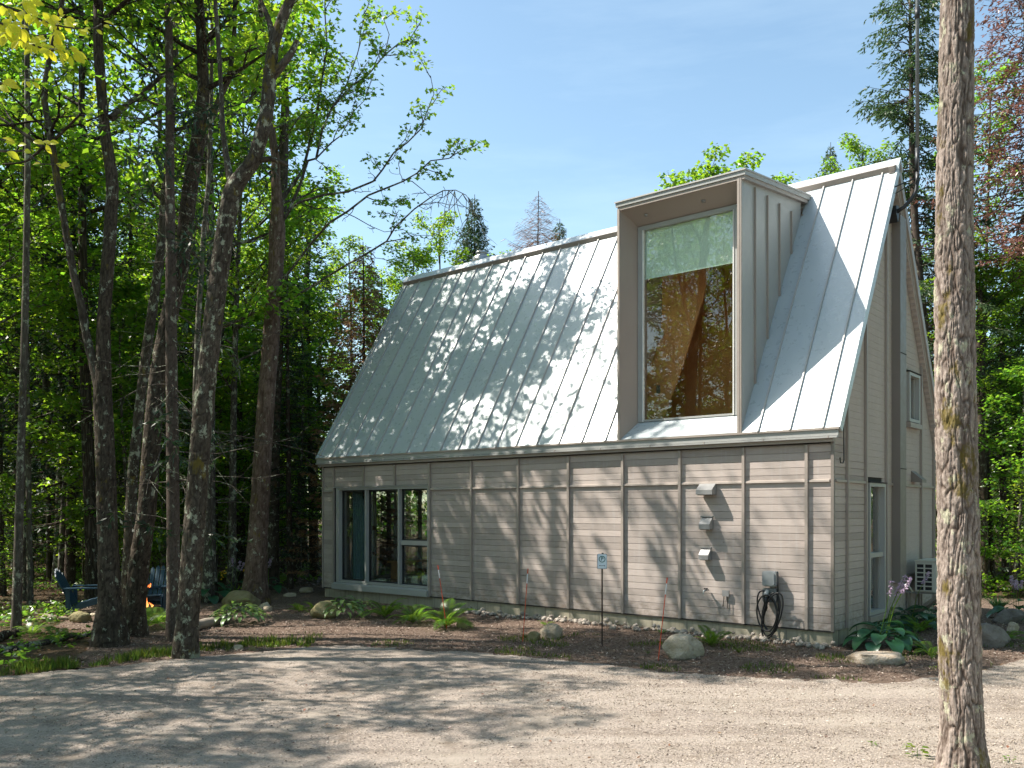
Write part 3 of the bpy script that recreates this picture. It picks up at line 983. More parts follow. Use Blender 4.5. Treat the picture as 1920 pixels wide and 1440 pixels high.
# dormer --------------------------------------------------------------
DZ = 7.66
yb = EY + (DZ - EZ) / SL + .02
def cheek(x0, x1):
    # outer side wall down to the roof slope
    f0 = EZ + .02
    return MB().prism([(x0, -.10, f0), (x0, -.10, DZ), (x0, yb, DZ), (x0, EY + .03, EZ + .0)], (x1 - x0, 0, 0))
dorm = hp(cheek(DX1 - .06, DX1), 'dormer', 'frame')
hp(cheek(DX0, DX0 + .03), 'dormer_cheek', 'frame', dorm)
for sy in (.404, .913, 1.43, 1.966, 2.489):
    z0 = EZ + (sy - EY) * SL + .01
    hp(MB().box((DX1 + .0, sy - .012, z0), (DX1 + .035, sy + .012, DZ - .01)), 'wall_seam', 'trim', dorm)
# front edges of the shroud
hp(MB().box((DX1 - .06, -.135, EZ + .0), (DX1 - .015, -.101, DZ)).box((DX1 - .01, -.13, EZ + .0), (DX1 + .012, -.098, DZ)), 'edge_trim', 'trim', dorm)
hp(MB().box((DX0 - .012, -.135, EZ + .0), (DX0 + .035, -.101, DZ)), 'edge_trim', 'trim', dorm)
# splayed reveals: outer opening to inner frame
OX0, OX1, OZ0, OZ1 = DX0 + .036, DX1 - .062, EZ + .005, DZ - .01
IX0, IX1, IZ0, IZ1, IY = -3.745, -1.735, 3.79, 7.41, .35
def quad_slab(p, off):
    return MB().prism(p, off)
hp(quad_slab([(OX0, -.10, OZ0), (OX0, -.10, OZ1), (IX0, IY, IZ1), (IX0, IY, IZ0)], (-.004, .02, 0)), 'reveal', 'trim', dorm)
hp(quad_slab([(OX1, -.10, OZ0), (OX1, -.10, OZ1), (IX1, IY, IZ1), (IX1, IY, IZ0)], (.004, .02, 0)), 'reveal', 'trim', dorm)
hp(quad_slab([(OX0, -.10, OZ1), (OX1, -.10, OZ1), (IX1, IY, IZ1), (IX0, IY, IZ1)], (0, .01, .02)), 'soffit', 'trim', dorm)
hp(quad_slab([(OX0, -.10, OZ0), (OX1, -.10, OZ0), (IX1, IY, IZ0), (IX0, IY, IZ0)], (0, .01, -.02)), 'sloped_sill', 'roof', dorm)
for (a, b) in ((-3.45, .12), (-2.3, .12)):
    t_ = (b + .10) / (IY + .10); zz = OZ1 + (IZ1 - OZ1) * t_
    hp(MB().lathe([(0.001, -.03), (.03, -.03), (.036, -.012), (.036, .004)], 14, (a, b, zz)), 'soffit_light', 'vent', dorm, True)
# window frame in two steps and the tall pane
dw = hp(MB().box((IX0, IY - .03, IZ0), (IX0 + .10, IY + .06, IZ1)).box((IX1 - .09, IY - .03, IZ0), (IX1, IY + .06, IZ1)).box((IX0 + .10, IY - .03, IZ1 - .08), (IX1 - .09, IY + .06, IZ1)).box((IX0 + .10, IY - .03, IZ0), (IX1 - .09, IY + .06, IZ0 + .035)), 'window', 'frame', dorm)
hp(MB().box((IX0 + .1, IY - .045, IZ0 + .0), (IX0 + .118, IY + .02, IZ1 - .08)).box((IX1 - .108, IY - .045, IZ0), (IX1 - .09, IY + .02, IZ1 - .08)), 'glazing_bead', 'white', dorm)
hp(MB().box((IX0 + .118, IY + .0, IZ0 + .035), (IX1 - .108, IY + .008, IZ1 - .08)), 'pane', 'glass_d', dorm)
# dormer roof, slightly sloped, with front and side fascia in two steps
A0, A1 = DX0 - .06, DX1 + .10
dz0, dz1 = 7.70, 7.86      # underside front, underside back
yb1 = 2.62
def wedge(x0, x1, y0, y1, lo, hi, rise=.33 / 2.8):
    zf = lambda y: (y + .14) * rise
    return MB().hexa([(x0, y0, lo + zf(y0)), (x1, y0, lo + zf(y0)), (x1, y1, lo + zf(y1)), (x0, y1, lo + zf(y1)), (x0, y0, hi + zf(y0)), (x1, y0, hi + zf(y0)), (x1, y1, hi + zf(y1)), (x0, y1, hi + zf(y1))])
hp(wedge(A0, A1, -.16, 2.72, 7.775, 7.80), 'dormer_roof', 'seam', dorm)
hp(wedge(A0 + .015, A1 - .015, -.14, 2.70, 7.70, 7.775), 'upper_fascia', 'frame', dorm)
hp(wedge(A0 + .05, A1 - .035, -.12, 2.62, 7.635, 7.70), 'lower_fascia', 'trim', dorm)
hp(MB().prism([(DX1 - .03, -.1, DZ - .02), (DX1 - .03, -.1, 7.70), (DX1 - .03, 2.45, 7.98), (DX1 - .03, 2.45, DZ)], (.028, 0, 0)), 'cheek_head', 'frame', dorm)
hp(MB().prism([(DX0 + .005, -.1, DZ - .02), (DX0 + .005, -.1, 7.70), (DX0 + .005, 2.5, 7.985), (DX0 + .005, 2.5, DZ)], (.025, 0, 0)), 'cheek_head', 'frame', dorm)
hp(MB().box((DX0 + .0, -.09, DZ - .01), (DX1 - .035, .33, 7.70)), 'header', 'trim', dorm)

# chimney cap behind the ridge
ch = hp(MB().lathe([(.0, 8.2), (.17, 8.2), (.17, 8.62), (.175, 8.63)], 24, (-10.55, 3.6, 0)), 'chimney_pipe', 'steel', None, True)
hp(MB().lathe([(.17, 8.60), (.22, 8.62), (.24, 8.66), (.24, 8.80), (.20, 8.83), (.14, 8.85), (.14, 8.90), (.15, 8.91), (.15, 8.96), (.001, 8.98)], 24, (-10.55, 3.6, 0)), 'chimney_cap', 'steel', ch, True)

# interior ------------------------------------------------------------
hp(MB().box((L0 + .2, .2, .30), (-.2, DEP - .2, .40)), 'interior_floor', 'floor')
hp(MB().box((-7.6, .2, .40), (-7.5, DEP - .2, 2.75)), 'interior_wall', 'inner')
hp(MB().box((L0 + .2, .2, 2.72), (-.2, DEP - .2, 2.9)), 'interior_ceiling', 'brownwood')
ww = hp(MB().box((L0 + .04, .74, .45), (L0 + .16, .80, 2.65)).box((L0 + .04, 4.5, .45), (L0 + .16, 4.56, 2.65)), 'window', 'white')
for yy in (1.55, 2.3, 3.2): hp(MB().box((L0 + .05, yy, .45), (L0 + .15, yy + .06, 2.65)), 'mullion', 'white', ww)
hp(MB().box((L0 + .09, .8, .45), (L0 + .098, 4.5, 2.65)), 'pane', 'glass', ww)
AW = lambda u, v_: tuple(AWF(u, v_, 1.42))
def AWF(u, v_, yy):
    o_ = np.array([W2L(0, 0)[0], W2L(0, 0)[1], CZ]); q = np.array([(u - 960) / FPX, 1.0]); l2 = W2L(q[0], q[1]); r_ = np.array([l2[0], l2[1], CZ + (HZ - v_) / FPX]) - o_
    return o_ + r_ * ((yy - o_[1]) / r_[1])
hp(MB().prism([AW(1185, 400), AW(1350, 400), AW(1318, 560), AW(1282, 680), AW(1238, 800), AW(1185, 800)], (0, .03, 0)), 'attic_wall', 'orange')
hp(MB().box((-5.2, 2.3, 2.95), (-1.0, 2.35, 7.3)), 'attic_lining', 'brownwood')
wl_ = hp(MB().lathe([(.001, 0), (.09, 0), (.10, .02), (.10, .04)], 16, (0, 0, 0)), 'wall_lamp', 'white')
wl_.matrix_local = Matrix.Translation(AWF(1238, 627, 1.40)) @ Matrix.Rotation(PI / 2, 4, 'X')
q_ = AWF(1234, 730, 1.40); hp(MB().box((q_[0] - .04, q_[1], q_[2] - .08), (q_[0] + .04, q_[1] + .012, q_[2] + .08)), 'wall_switch', 'vent')

# vent hoods on the front
def vent_hood(x0, x1, zt, zb, depth, cap):
    m = MB().prism([(x0, -.028, zb), (x0, -depth, zb), (x0, -depth, zb + (zt - zb) * .42), (x0, -.06, zt), (x0, -.028, zt)], (x1 - x0, 0, 0))
    o = hp(m, 'vent_hood', 'vent')
    if cap: hp(MB().box((x0 - .012, -.085, zt + .0), (x1 + .012, -.028, zt + .02)), 'hood_flange', 'vent', o)
    hp(MB().box((x0 + .02, -depth + .02, zb - .012), (x1 - .02, -.05, zb - .001)), 'hood_grille', 'duct', o)
    return o
vent_hood(-2.28, -1.98, 2.605, 2.42, .20, False)
vent_hood(-2.24, -2.04, 2.035, 1.83, .17, True)
vent_hood(-2.25, -2.07, 1.50, 1.31, .16, True)
# garden tap and covered outlet
tp = hp(MB().tube([(-2.13, -.03, .79), (-2.13, -.12, .79), (-2.16, -.15, .77), (-2.16, -.16, .72)], [.016, .016, .016, .013], 8), 'garden_tap', 'steel', None, True)
hp(MB().lathe([(.001, .03), (.035, .03), (.035, .045), (.001, .045)], 8, (-2.13, -.12, .78)), 'tap_handle', 'black_m', tp)
ob = hp(MB().box((-1.86, -.06, .70), (-1.74, -.028, .80)), 'outlet_cover', 'vent')
hp(MB().tube([(-1.83, -.05, .70), (-1.835, -.055, .6), (-1.85, -.05, .52)], .007, 5), 'outlet_lead', 'black', ob)
hp(MB().tube([(-1.77, -.05, .70), (-1.765, -.055, .58), (-1.76, -.05, .5)], .007, 5), 'outlet_lead', 'black', ob)
# thin cable by the gable corner
hp(MB().tube([(.05, .30, 4.0), (.05, .31, 3.2), (.055, .30, 2.95), (.055, .26, 2.90), (.05, .16, 2.90), (.05, .14, 2.98)], .010, 6), 'cable', 'black')

# ------------------------------------------------------------------ things fixed to or inside the house
def hthing(name, label, cat, base, group=None):
    o = thing(name, label, cat, L2W(base), HROT, group)
    return o


# service mast
t = hthing('service_mast', 'grey electrical mast pipe bracketed to the gable below the ridge', 'service mast', (.15, 2.6, 7.3))
P = [(-.02, .18, .20), (.10, .21, .27), (.21, .26, .40), (.28, .29, .54), (.30, .30, .70), (.30, .30, .9)]
MB().tube(P, [.034, .034, .034, .035, .036, .036], 12, True).obj('elbow', M['black_m'], t, True)
MB().tube([(.30, .30, .88), (.30, .30, 1.3)], [.041, .041], 12, True).obj('sleeve', M['black_m'], t, True)
MB().tube([(.30, .30, 1.3), (.30, .30, 7.2)], [.032, .032], 12, True).obj('pipe', M['grey_dk'], t, True)
MB().tube([(.30, .30, 3.6), (.30, .30, 3.8)], [.045, .045], 12, True).obj('coupling', M['black_m'], t, True)
MB().prism([(-.15, .10, .30), (-.15, .26, .32), (-.15, .27, .14), (-.15, .20, .02), (-.15, .10, .16)], (.15, 0, 0)).obj('bracket', M['black_m'], t)
MB().beam((-.12, -.02, .56), (.29, .30, .78), .02).obj('brace', M['black_m'], t)
MB().beam((-.12, .0, .42), (.29, .30, .72), .016).obj('brace', M['black_m'], t)
MB().tube([(.33, .27, 1.1), (.34, .25, .85), (.28, .25, .66)], .011, 6).obj('cable', M['black'], t)

# EV charger
t = hthing('ev_charger', 'grey wall charger with black charging cable looped below its holster', 'car charger', (-.98, -.03, .72))
def rbox(x0, x1, z0, z1, y0, y1, r=.03, top=0.):
    pts = []
    for cx, cz, a0 in ((x1 - r, z1 - r, 0), (x0 + r, z1 - r, 90), (x0 + r, z0 + r, 180), (x1 - r, z0 + r, 270)):
        for k in range(5):
            a = math.radians(a0 + k * 22.5); pts.append((cx + r * math.cos(a), y0, cz + r * math.sin(a)))
    return MB().prism(pts, (0, y1 - y0, 0))
rbox(-.125, .105, .20, .445, -.13, -.01, .035).obj('housing', M['grey_pl'], t)
rbox(-.10, .085, .215, .43, -.145, -.131, .03).obj('housing_face', M['grey_pl'], t)
rbox(-.135, .10, -.06, .165, -.10, -.01, .035).obj('holster', M['grey_dk'], t)
MB().tube([(-.04, -.10, .13), (-.045, -.15, .08), (-.05, -.16, .03)], [.03, .042, .035], 10, True).obj('connector', M['grey_pl'], t, True)
MB().tube([(-.05, -.16, .04), (-.055, -.15, -.06), (-.06, -.13, -.15), (-.07, -.12, -.20)], [.036, .032, .028, .018], 10, True).obj('handle', M['black'], t, True)
for (cx, cz, rx, rzz, tl, y) in ((-.03, -.20, .155, .34, .08, -.13), (.03, -.24, .14, .36, -.06, -.15), (.06, -.26, .15, .385, -.10, -.17), (-.02, -.22, .17, .30, .0, -.19)):
    pts = [(cx + rx * math.sin(a) + tl * math.cos(a) * -1, y + .012 * math.sin(2 * a + cx * 9), cz + rzz * math.cos(a) * (1.0 if math.cos(a) < 0 else .95)) for a in np.linspace(0, 2 * PI, 34)]
    MB().tube(pts, .0125, 8).obj('cable_loop', M['black'], t, True)
MB().tube([(-.07, -.12, -.19), (-.10, -.12, -.30), (-.10, -.12, -.42), (-.04, -.13, -.52), (.03, -.13, -.5)], .0125, 8).obj('cable_tail', M['black'], t, True)
MB().tube([(.10, -.05, .44), (.115, -.06, .1), (.13, -.08, -.2)], .012, 6).obj('feed_cable', M['black'], t, True)

# heat pump
t = hthing('heat_pump', 'beige outdoor heat pump unit on a wooden wall bracket behind the big trunk', 'heat pump', (.18, 3.75, .60))
W, Dp, Hh = .36, .86, .60
MB().box((0, 0.02, .03), (W, Dp, Hh)).obj('casing', M['ac'], t)
MB().box((-.01, .0, Hh), (W + .01, Dp + .01, Hh + .02)).obj('lid', M['ac'], t)
MB().box((.03, .012, .06), (W - .06, .019, Hh - .05)).obj('coil', M['black'], t)
g = MB()
for k in range(7):
    z = .055 + k * (Hh - .1) / 6; g.box((.02, -.012, z - .010), (W - .05, .011, z + .010))
for xx in (.02, .165, W - .05): g.box((xx - .012, -.014, .055), (xx + .012, .010, Hh - .045))
g.obj('grille', M['ac'], t)
MB().box((.04, -.002, Hh - .075), (.13, .004, Hh - .062)).obj('badge', M['black'], t)
for yy in (.1, Dp - .1): MB().box((-.18, yy - .02, -.01), (W + .02, yy + .02, .029)).obj('shelf_arm', M['vent'], t)
for yy in (.1, Dp - .1):
    MB().beam((W, yy, -.04), (-.13, yy, -.45), .05).obj('strut', M['wood_cut'], t)
    MB().box((-.15, yy - .04, -.5), (-.11, yy + .04, -.02)).obj('strut_foot', M['wood_cut'], t)
MB().tube([(-.02, -.72, .22), (.05, -.66, .20), (.12, -.60, .08)], .018, 8, True).obj('drain_pipe', M['ac'], t, True)

# curtain, blind, cushions, bench
def folded(x0, x1, y, z0, z1, folds, amp, taper=0.):
    n = folds * 6; V = []; k = 10
    for j in range(k + 1):
        z = z0 + (z1 - z0) * j / k; tt = 1 - taper * (j / k) ** 2
        for i in range(n + 1):
            s_ = i / n
            V.append(((x0 + (x1 - x0) * s_ * tt), y + amp * math.sin(s_ * folds * 2 * PI), z))
    F = [[j * (n + 1) + i, j * (n + 1) + i + 1, (j + 1) * (n + 1) + i + 1, (j + 1) * (n + 1) + i] for j in range(k) for i in range(n)]
    return MB().add(V, np.array(F))
o = folded(0, .62, 0, 0, 2.22, 6, .045, .45).obj('curtain', M['curtain'], None, True)
tag(house_at(o, (-11.85, .33, .41)), 'grey blue curtain gathered at the left end of the ground floor window', 'curtain')
o = MB().box((0, -.004, 0), (IX1 - IX0 - .2, .004, .93)).box((0, -.012, -.02), (IX1 - IX0 - .2, .012, .0)).obj('roller_blind', M['blind'])
tag(house_at(o, (IX0 + .1, IY + .07, 6.46)), 'pale teal roller blind lowered over the top of the tall dormer window', 'blind')
def cushion():
    V = []; n, k = 28, 9
    for j in range(k + 1):
        a = -PI / 2 + PI * j / k; r = math.copysign(abs(math.cos(a)) ** .55, 1); z = .10 * math.copysign(abs(math.sin(a)) ** .9, a)
        for i in range(n):
            b = 2 * PI * i / n; sq = (abs(math.cos(b)) ** 3.5 + abs(math.sin(b)) ** 3.5) ** (-1 / 3.5)
            V.append((.36 * r * sq * math.cos(b), .30 * r * sq * math.sin(b), z + .1 + .01 * math.sin(3 * b)))
    F = [[j * n + i, j * n + (i + 1) % n, (j + 1) * n + (i + 1) % n, (j + 1) * n + i] for j in range(k) for i in range(n)]
    return MB().add(V, np.array(F))
cm = cushion().mesh('cushion', M['white'], True)
for i, lab in enumerate(('white floor cushion, lower of the two stacked behind the window', 'white floor cushion, upper of the two stacked behind the window')):
    o = link('cushion', cm); house_at(o, (-9.55, 1.1, .42 + i * .2)); tag(o, lab, 'cushion')
    pip = link('piping', MB().tube([(.365 * math.cos(b) * (abs(math.cos(b)) ** 3.5 + abs(math.sin(b)) ** 3.5) ** (-1 / 3.5), .305 * math.sin(b) * (abs(math.cos(b)) ** 3.5 + abs(math.sin(b)) ** 3.5) ** (-1 / 3.5), .1) for b in np.linspace(0, 2 * PI, 33)], .008, 5).mesh('piping', M['black']), o)
t = hthing('bench', 'low wooden bench inside behind the ground floor window', 'bench', (-11.9, 1.5, .4))
MB().box((0, 0, .42), (.4, 2.4, .46)).obj('seat', M['orange'], t)
MB().box((.03, .1, 0), (.37, .16, .42)).obj('leg', M['orange'], t); MB().box((.03, 2.24, 0), (.37, 2.3, .42)).obj('leg', M['orange'], t)

# ------------------------------------------------------------------ yard things
def at(u, v):
    Y = FPX * CZ / (v - HZ); return ((u - 960) / FPX * Y, Y)


sx, sy = at(1129, 1213)
t = thing('parking_sign', 'small white parking sign with green circled letter on a thin dark post', 'sign', (sx, sy, float(gh(sx, sy))), math.radians(-6))
MB().beam((0, 0, -.1), (.0, 0, 1.26), .030, .024).obj('post', M['rust'], t)
def plate(w, h, r, y0, y1, zc):
    pts = []
    for cx, cz, a0 in ((w - r, h - r, 0), (-w + r, h - r, 90), (-w + r, -h + r, 180), (w - r, -h + r, 270)):
        for k in range(5):
            a = math.radians(a0 + k * 22.5); pts.append((cx + r * math.cos(a), y0, zc + cz + r * math.sin(a)))
    return MB().prism(pts, (0, y1 - y0, 0))
pl = plate(.078, .118, .02, -.034, -.026, 1.36).obj('border', M['sink'], t)
plate(.072, .112, .017, -.038, -.0345, 1.36).obj('panel', M['sign'], t)
rg_ = MB(); n = 32
V = []; 
for r_ in (.040, .052):
    for i in range(n):
        a = 2 * PI * i / n; V.append((r_ * math.cos(a), -.0395, 1.395 + r_ * math.sin(a)))
rg_.add(V, np.array([[i, (i + 1) % n, n + (i + 1) % n, n + i] for i in range(n)])); rg_.obj('ring', M['sgreen'], t)
fc = bpy.data.curves.new('letter', 'FONT'); fc.body = 'P'; fc.size = .078; fc.align_x = 'CENTER'; fc.align_y = 'CENTER'; fc.extrude = .0008; fc.offset = .0012
fc.materials.append(M['sgreen']); ft = link('letter_outline', fc)
lm_ = bpy.data.meshes.new_from_object(ft); bpy.data.objects.remove(ft)
if not lm_.materials: lm_.materials.append(M['sgreen'])
fo_ = link('letter', lm_, t); fo_.location = (0, -.0405, 1.397); fo_.rotation_euler = (PI / 2, 0, 0)
ar = MB().box((-.038, -.0402, 1.290), (.038, -.0392, 1.296))
for sgn in (-1, 1):
    ar.prism([(sgn * .050, -.0402, 1.293), (sgn * .030, -.0402, 1.304), (sgn * .036, -.0402, 1.293), (sgn * .030, -.0402, 1.282)], (0, .001, 0))
ar.obj('arrow', M['sink'], t)
MB().box((-.008, -.03, 1.478), (.022, .0, 1.492)).obj('clip', M['black_m'], t)

for (ub, vb, ut, vt, lab) in ((838, 1182, 821, 1060, 'thin orange driveway stake leaning left in front of the ground floor window end'),
                              (980, 1203, 990, 1066, 'thin orange driveway stake beside the small yellowish rock'),
                              (1234, 1238, 1251, 1083, 'thin orange driveway stake at the left end of the large pale boulder')):
    bx, by = at(ub, vb); top = px(ut, vt, by); h0 = float(gh(bx, by))
    d = np.array([top[0] - bx, 0, top[2] - h0])
    t = thing('driveway_stake', lab, 'stake', (bx, by, h0), 0, 'orange snow stakes along the bed')
    MB().tube([-.08 * d, .80 * d], .0065, 6, True).obj('rod', M['stake'], t)
    MB().tube([.80 * d, .93 * d], .009, 6, True).obj('reflector', M['refl'], t)
    MB().tube([.93 * d, d], .009, 6, True).obj('tip', M['stake'], t)


def rock(seed, sx, sy, sz, sub=4, rough=.16, flat=False):
    import mathutils
    from mathutils import noise as mn
    bm = __import__('bmesh').new()
    __import__('bmesh').ops.create_icosphere(bm, subdivisions=sub, radius=1)
    rr = random.Random(seed); o = Vector((rr.uniform(0, 99), rr.uniform(0, 99), rr.uniform(0, 99)))
    cuts = [(Vector((rr.gauss(0, 1), rr.gauss(0, 1), rr.gauss(0, .7))).normalized(), rr.uniform(.5, .85)) for _ in range(13)]
    for v in bm.verts:
        p = v.co.copy()
        for nn_, dd_ in cuts:
            q = p.dot(nn_)
            if q > dd_: p -= nn_ * (q - dd_) * .85
        f = 1 + rough * (mn.noise(p * 1.5 + o) + .5 * mn.noise(p * 3.3 + o)) + rough * .25 * mn.noise(p * 8 + o)
        p *= f
        if flat and p.z > .35: p.z = .35 + (p.z - .35) * .15
        v.co = Vector((p.x * sx, p.y * sy, p.z * sz))
    me = bpy.data.meshes.new('boulder'); bm.to_mesh(me); bm.free()
    me.polygons.foreach_set('use_smooth', np.ones(len(me.polygons), bool))
    return me


def put_rock(u, v, wpx, hpx, mat, label, seed, cat='boulder', name='boulder', rot=0, flat=False, dep=.8, sub=4):
    x_, y_ = at(u, v); s_ = y_ / FPX
    y_ += wpx * s_ * dep * .4
    me = rock(seed, wpx * s_ / 2 * 1.05, wpx * s_ / 2 * dep, hpx * s_ / 2 * 1.25, sub, flat=flat); me.materials.append(M[mat])
    o = link(name, me); o.location = ((u - 960) / FPX * y_, y_, float(gh(x_, y_)) + hpx * s_ * .27); o.rotation_euler = (0, 0, rot)
    return tag(o, label, cat)


put_rock(1280, 1238, 92, 52, 'rock', 'large pale rounded boulder between the stake and the fern near the driveway', 3, dep=.7)
put_rock(1040, 1197, 52, 32, 'rock', 'pale angular rock between the orange stake and the sign post', 5)
put_rock(1000, 1201, 32, 20, 'rock_y', 'small yellowish rock at the foot of the orange stake', 8, 'rock', 'rock')
put_rock(609, 1163, 52, 38, 'rock_y', 'mossy yellow brown boulder at the left front corner of the house', 12)
put_rock(870, 1180, 40, 24, 'rock_y', 'dull brown rock half hidden behind the largest fern', 14, 'rock', 'rock')
put_rock(1640, 1252, 122, 42, 'rock_f', 'flat tan slab of stone lying below the hostas at the house corner', 21, 'flat stone', 'flat_stone', flat=True, dep=.8)
put_rock(1862, 1216, 74, 58, 'rock_d', 'grey boulder directly behind the big trunk on the right', 24)
put_rock(1888, 1172, 74, 34, 'rock_d', 'dark brown boulder in front of the daylily at the right edge', 26)
put_rock(1898, 1188, 28, 22, 'rock', 'paler rock tucked behind the right hand fern', 29, 'rock', 'rock')
put_rock(452, 1140, 96, 34, 'rock_y', 'long mossy boulder by the flowers left of the cedar trunk', 31, dep=.6)
put_rock(462, 1146, 54, 12, 'rock_d', 'thin flat rock leaning in front of the long mossy boulder', 33, 'rock', 'rock')
put_rock(497, 1146, 30, 18, 'rock', 'small rock right of the cedar trunk base', 35, 'rock', 'rock')
put_rock(503, 1148, 22, 14, 'rock', 'round pale rock at the head of the gravel path', 36, 'rock', 'rock')
put_rock(484, 1152, 36, 12, 'rock_d', 'low flat rock below the cedar trunk', 37, 'rock', 'rock')
put_rock(575, 1112, 36, 12, 'rock', 'weathered rock at the far end of the gravel path', 38, 'rock', 'rock')
put_rock(545, 1120, 26, 10, 'rock', 'low pale rock on the left rim of the gravel path', 39, 'rock', 'rock')
put_rock(150, 1172, 42, 24, 'rock_y', 'brown rock below the left blue chair', 41, 'rock', 'rock')
put_rock(92, 1166, 26, 18, 'rock', 'pale rock left of the left blue chair', 43, 'rock', 'rock')
put_rock(120, 1166, 24, 12, 'rock', 'small pale rock between the two below the blue chair', 44, 'rock', 'rock')
put_rock(176, 1160, 22, 12, 'rock', 'grey rock beside the double trunk under the blue chair', 45, 'rock', 'rock')
put_rock(446, 1220, 26, 14, 'rock', 'pale rock in the grass at the driveway edge', 47, 'rock', 'rock')
put_rock(472, 1220, 20, 12, 'rock_y', 'brown rock next to the pale one at the driveway edge', 48, 'rock', 'rock')
# row of cobbles along the foundation
cob = [rock(100 + k, 1, .8, .62, 2, .12) for k in range(6)]
for me in cob: me.name = 'cobble'; me.materials.append(M['cobble'])
rr = random.Random(5)
for k in range(240):
    lx = -7.7 + 7.75 * (k + rr.random()) / 240
    ly = -.06 - abs(rr.gauss(0, .16)) - .02
    s_ = rr.uniform(.035, .075) * (1.25 if rr.random() < .15 else 1)
    w = L2W((lx, ly, 0)); o = link('cobble', cob[k % 6])
    o.location = (w[0], w[1], float(gh(w[0], w[1])) + s_ * .45 + (.05 if ly > -.15 and rr.random() < .5 else .0) + .02)
    o.rotation_euler = (rr.uniform(-.4, .4), rr.uniform(-.4, .4), rr.uniform(0, 6)); o.scale = (s_,) * 3
    tag(o, 'small round stone in the row heaped along the foot of the foundation', 'stone', 'foundation stones')

# logs and twigs
def log(name, p, q, r0, r1, mat, label, cat='log', wob=.02, n=10, seed=0):
    p = np.array(p, float); q = np.array(q, float); rr = np.random.default_rng(seed)
    ts = np.linspace(0, 1, 12)[:, None]; P = p + (q - p) * ts + rr.normal(0, wob, (12, 3)) * [1, 1, .3]
    base = P[0].copy()
    o = MB().tube(P - base, np.linspace(r0, r1, 12) * rr.uniform(.9, 1.1, 12), n, True).obj(name, M[mat], None, True)
    o.location = base; return tag(o, label, cat)
def g3(u, v, up=0.):
    x_, y_ = at(u, v); return (x_, y_, float(gh(x_, y_)) + up)
log('log', g3(365, 1183, .10), g3(425, 1168, .10), .10, .08, 'wood_cut', 'short bleached log lying just right of the leaning trunk', seed=1)
log('log', g3(-40, 1232, .05), g3(195, 1192, .06), .06, .04, 'bark_g', 'long thin fallen trunk on the forest floor below the stakes of rock', seed=2, wob=.05)
log('log', g3(-60, 1215, .09), g3(30, 1196, .08), .09, .07, 'bark', 'dark fallen log at the left edge of the picture', seed=3)
log('log', g3(60, 1140, .1), g3(250, 1135, .12), .06, .05, 'bark', 'thin straight log lying behind the left blue chair', seed=5)
log('twig', g3(1865, 1371, .02), g3(1888, 1360, .03), .012, .006, 'bark_g', 'forked grey twig on the gravel right of the big trunk', 'twig', .008, 6, 4)
log('twig', g3(1868, 1400, .02), g3(1872, 1382, .02), .008, .004, 'bark_g', 'short twig lying closest to the foot of the big trunk', 'twig', .004, 6, 6)

# chairs
def adirondack(loc, rz_, label):
    t = thing('garden_chair', label, 'chair', loc, rz_, 'blue slatted garden chairs round the fire')
    for s_ in (-1, 1):
        MB().prism([(s_ * .27, -.45, 0), (s_ * .27, -.37, 0), (s_ * .27, -.35, .36), (s_ * .27, .45, .12), (s_ * .27, .50, .0), (s_ * .27, .42, .0), (s_ * .27, -.30, .28), (s_ * .27, -.45, .36)][:3] + [(s_ * .27, -.45, .36)], (.025, 0, 0)).obj('leg', M['chair'], t)
        MB().beam((s_ * .28, -.40, .33), (s_ * .28, .48, .05), .025, .11).obj('leg', M['chair'], t)
        MB().box((s_ * .36 - .07, -.50, .55), (s_ * .36 + .07, .32, .575)).obj('arm', M['chair'], t)
        MB().box((s_ * .33 - .015, -.42, .0), (s_ * .33 + .015, -.32, .549)).obj('leg', M['chair'], t)
        MB().box((s_ * .33 - .015, .22, .15), (s_ * .33 + .015, .30, .549)).obj('arm_post', M['chair'], t)
    for k in range(5):
        f = k / 4; y0 = -.42 + f * .56; z0 = .37 - f * .16
        MB().obox((0, y0 + .05, z0), (.26, 0, 0), (0, .048, -.014), (0, .003, .011)).obj('seat_slat', M['chair'], t)
    for k, h in enumerate((.76, .83, .87, .87, .83, .76)):
        xk = -.24 + k * .096; fan = (k - 2.5) * .012
        MB().prism([(xk - .042, .16, .14), (xk + .042, .16, .14), (xk + .042 + fan, .16 + h * .42, .14 + h * .88), (xk + fan, .16 + h * .44, .17 + h * .90), (xk - .042 + fan, .16 + h * .42, .14 + h * .88)], (0, .022, -.01)).obj('back_slat', M['chair'], t)
    MB().beam((-.30, .30, .50), (.30, .30, .50), .03, .05).obj('back_rail', M['chair'], t)
    return t


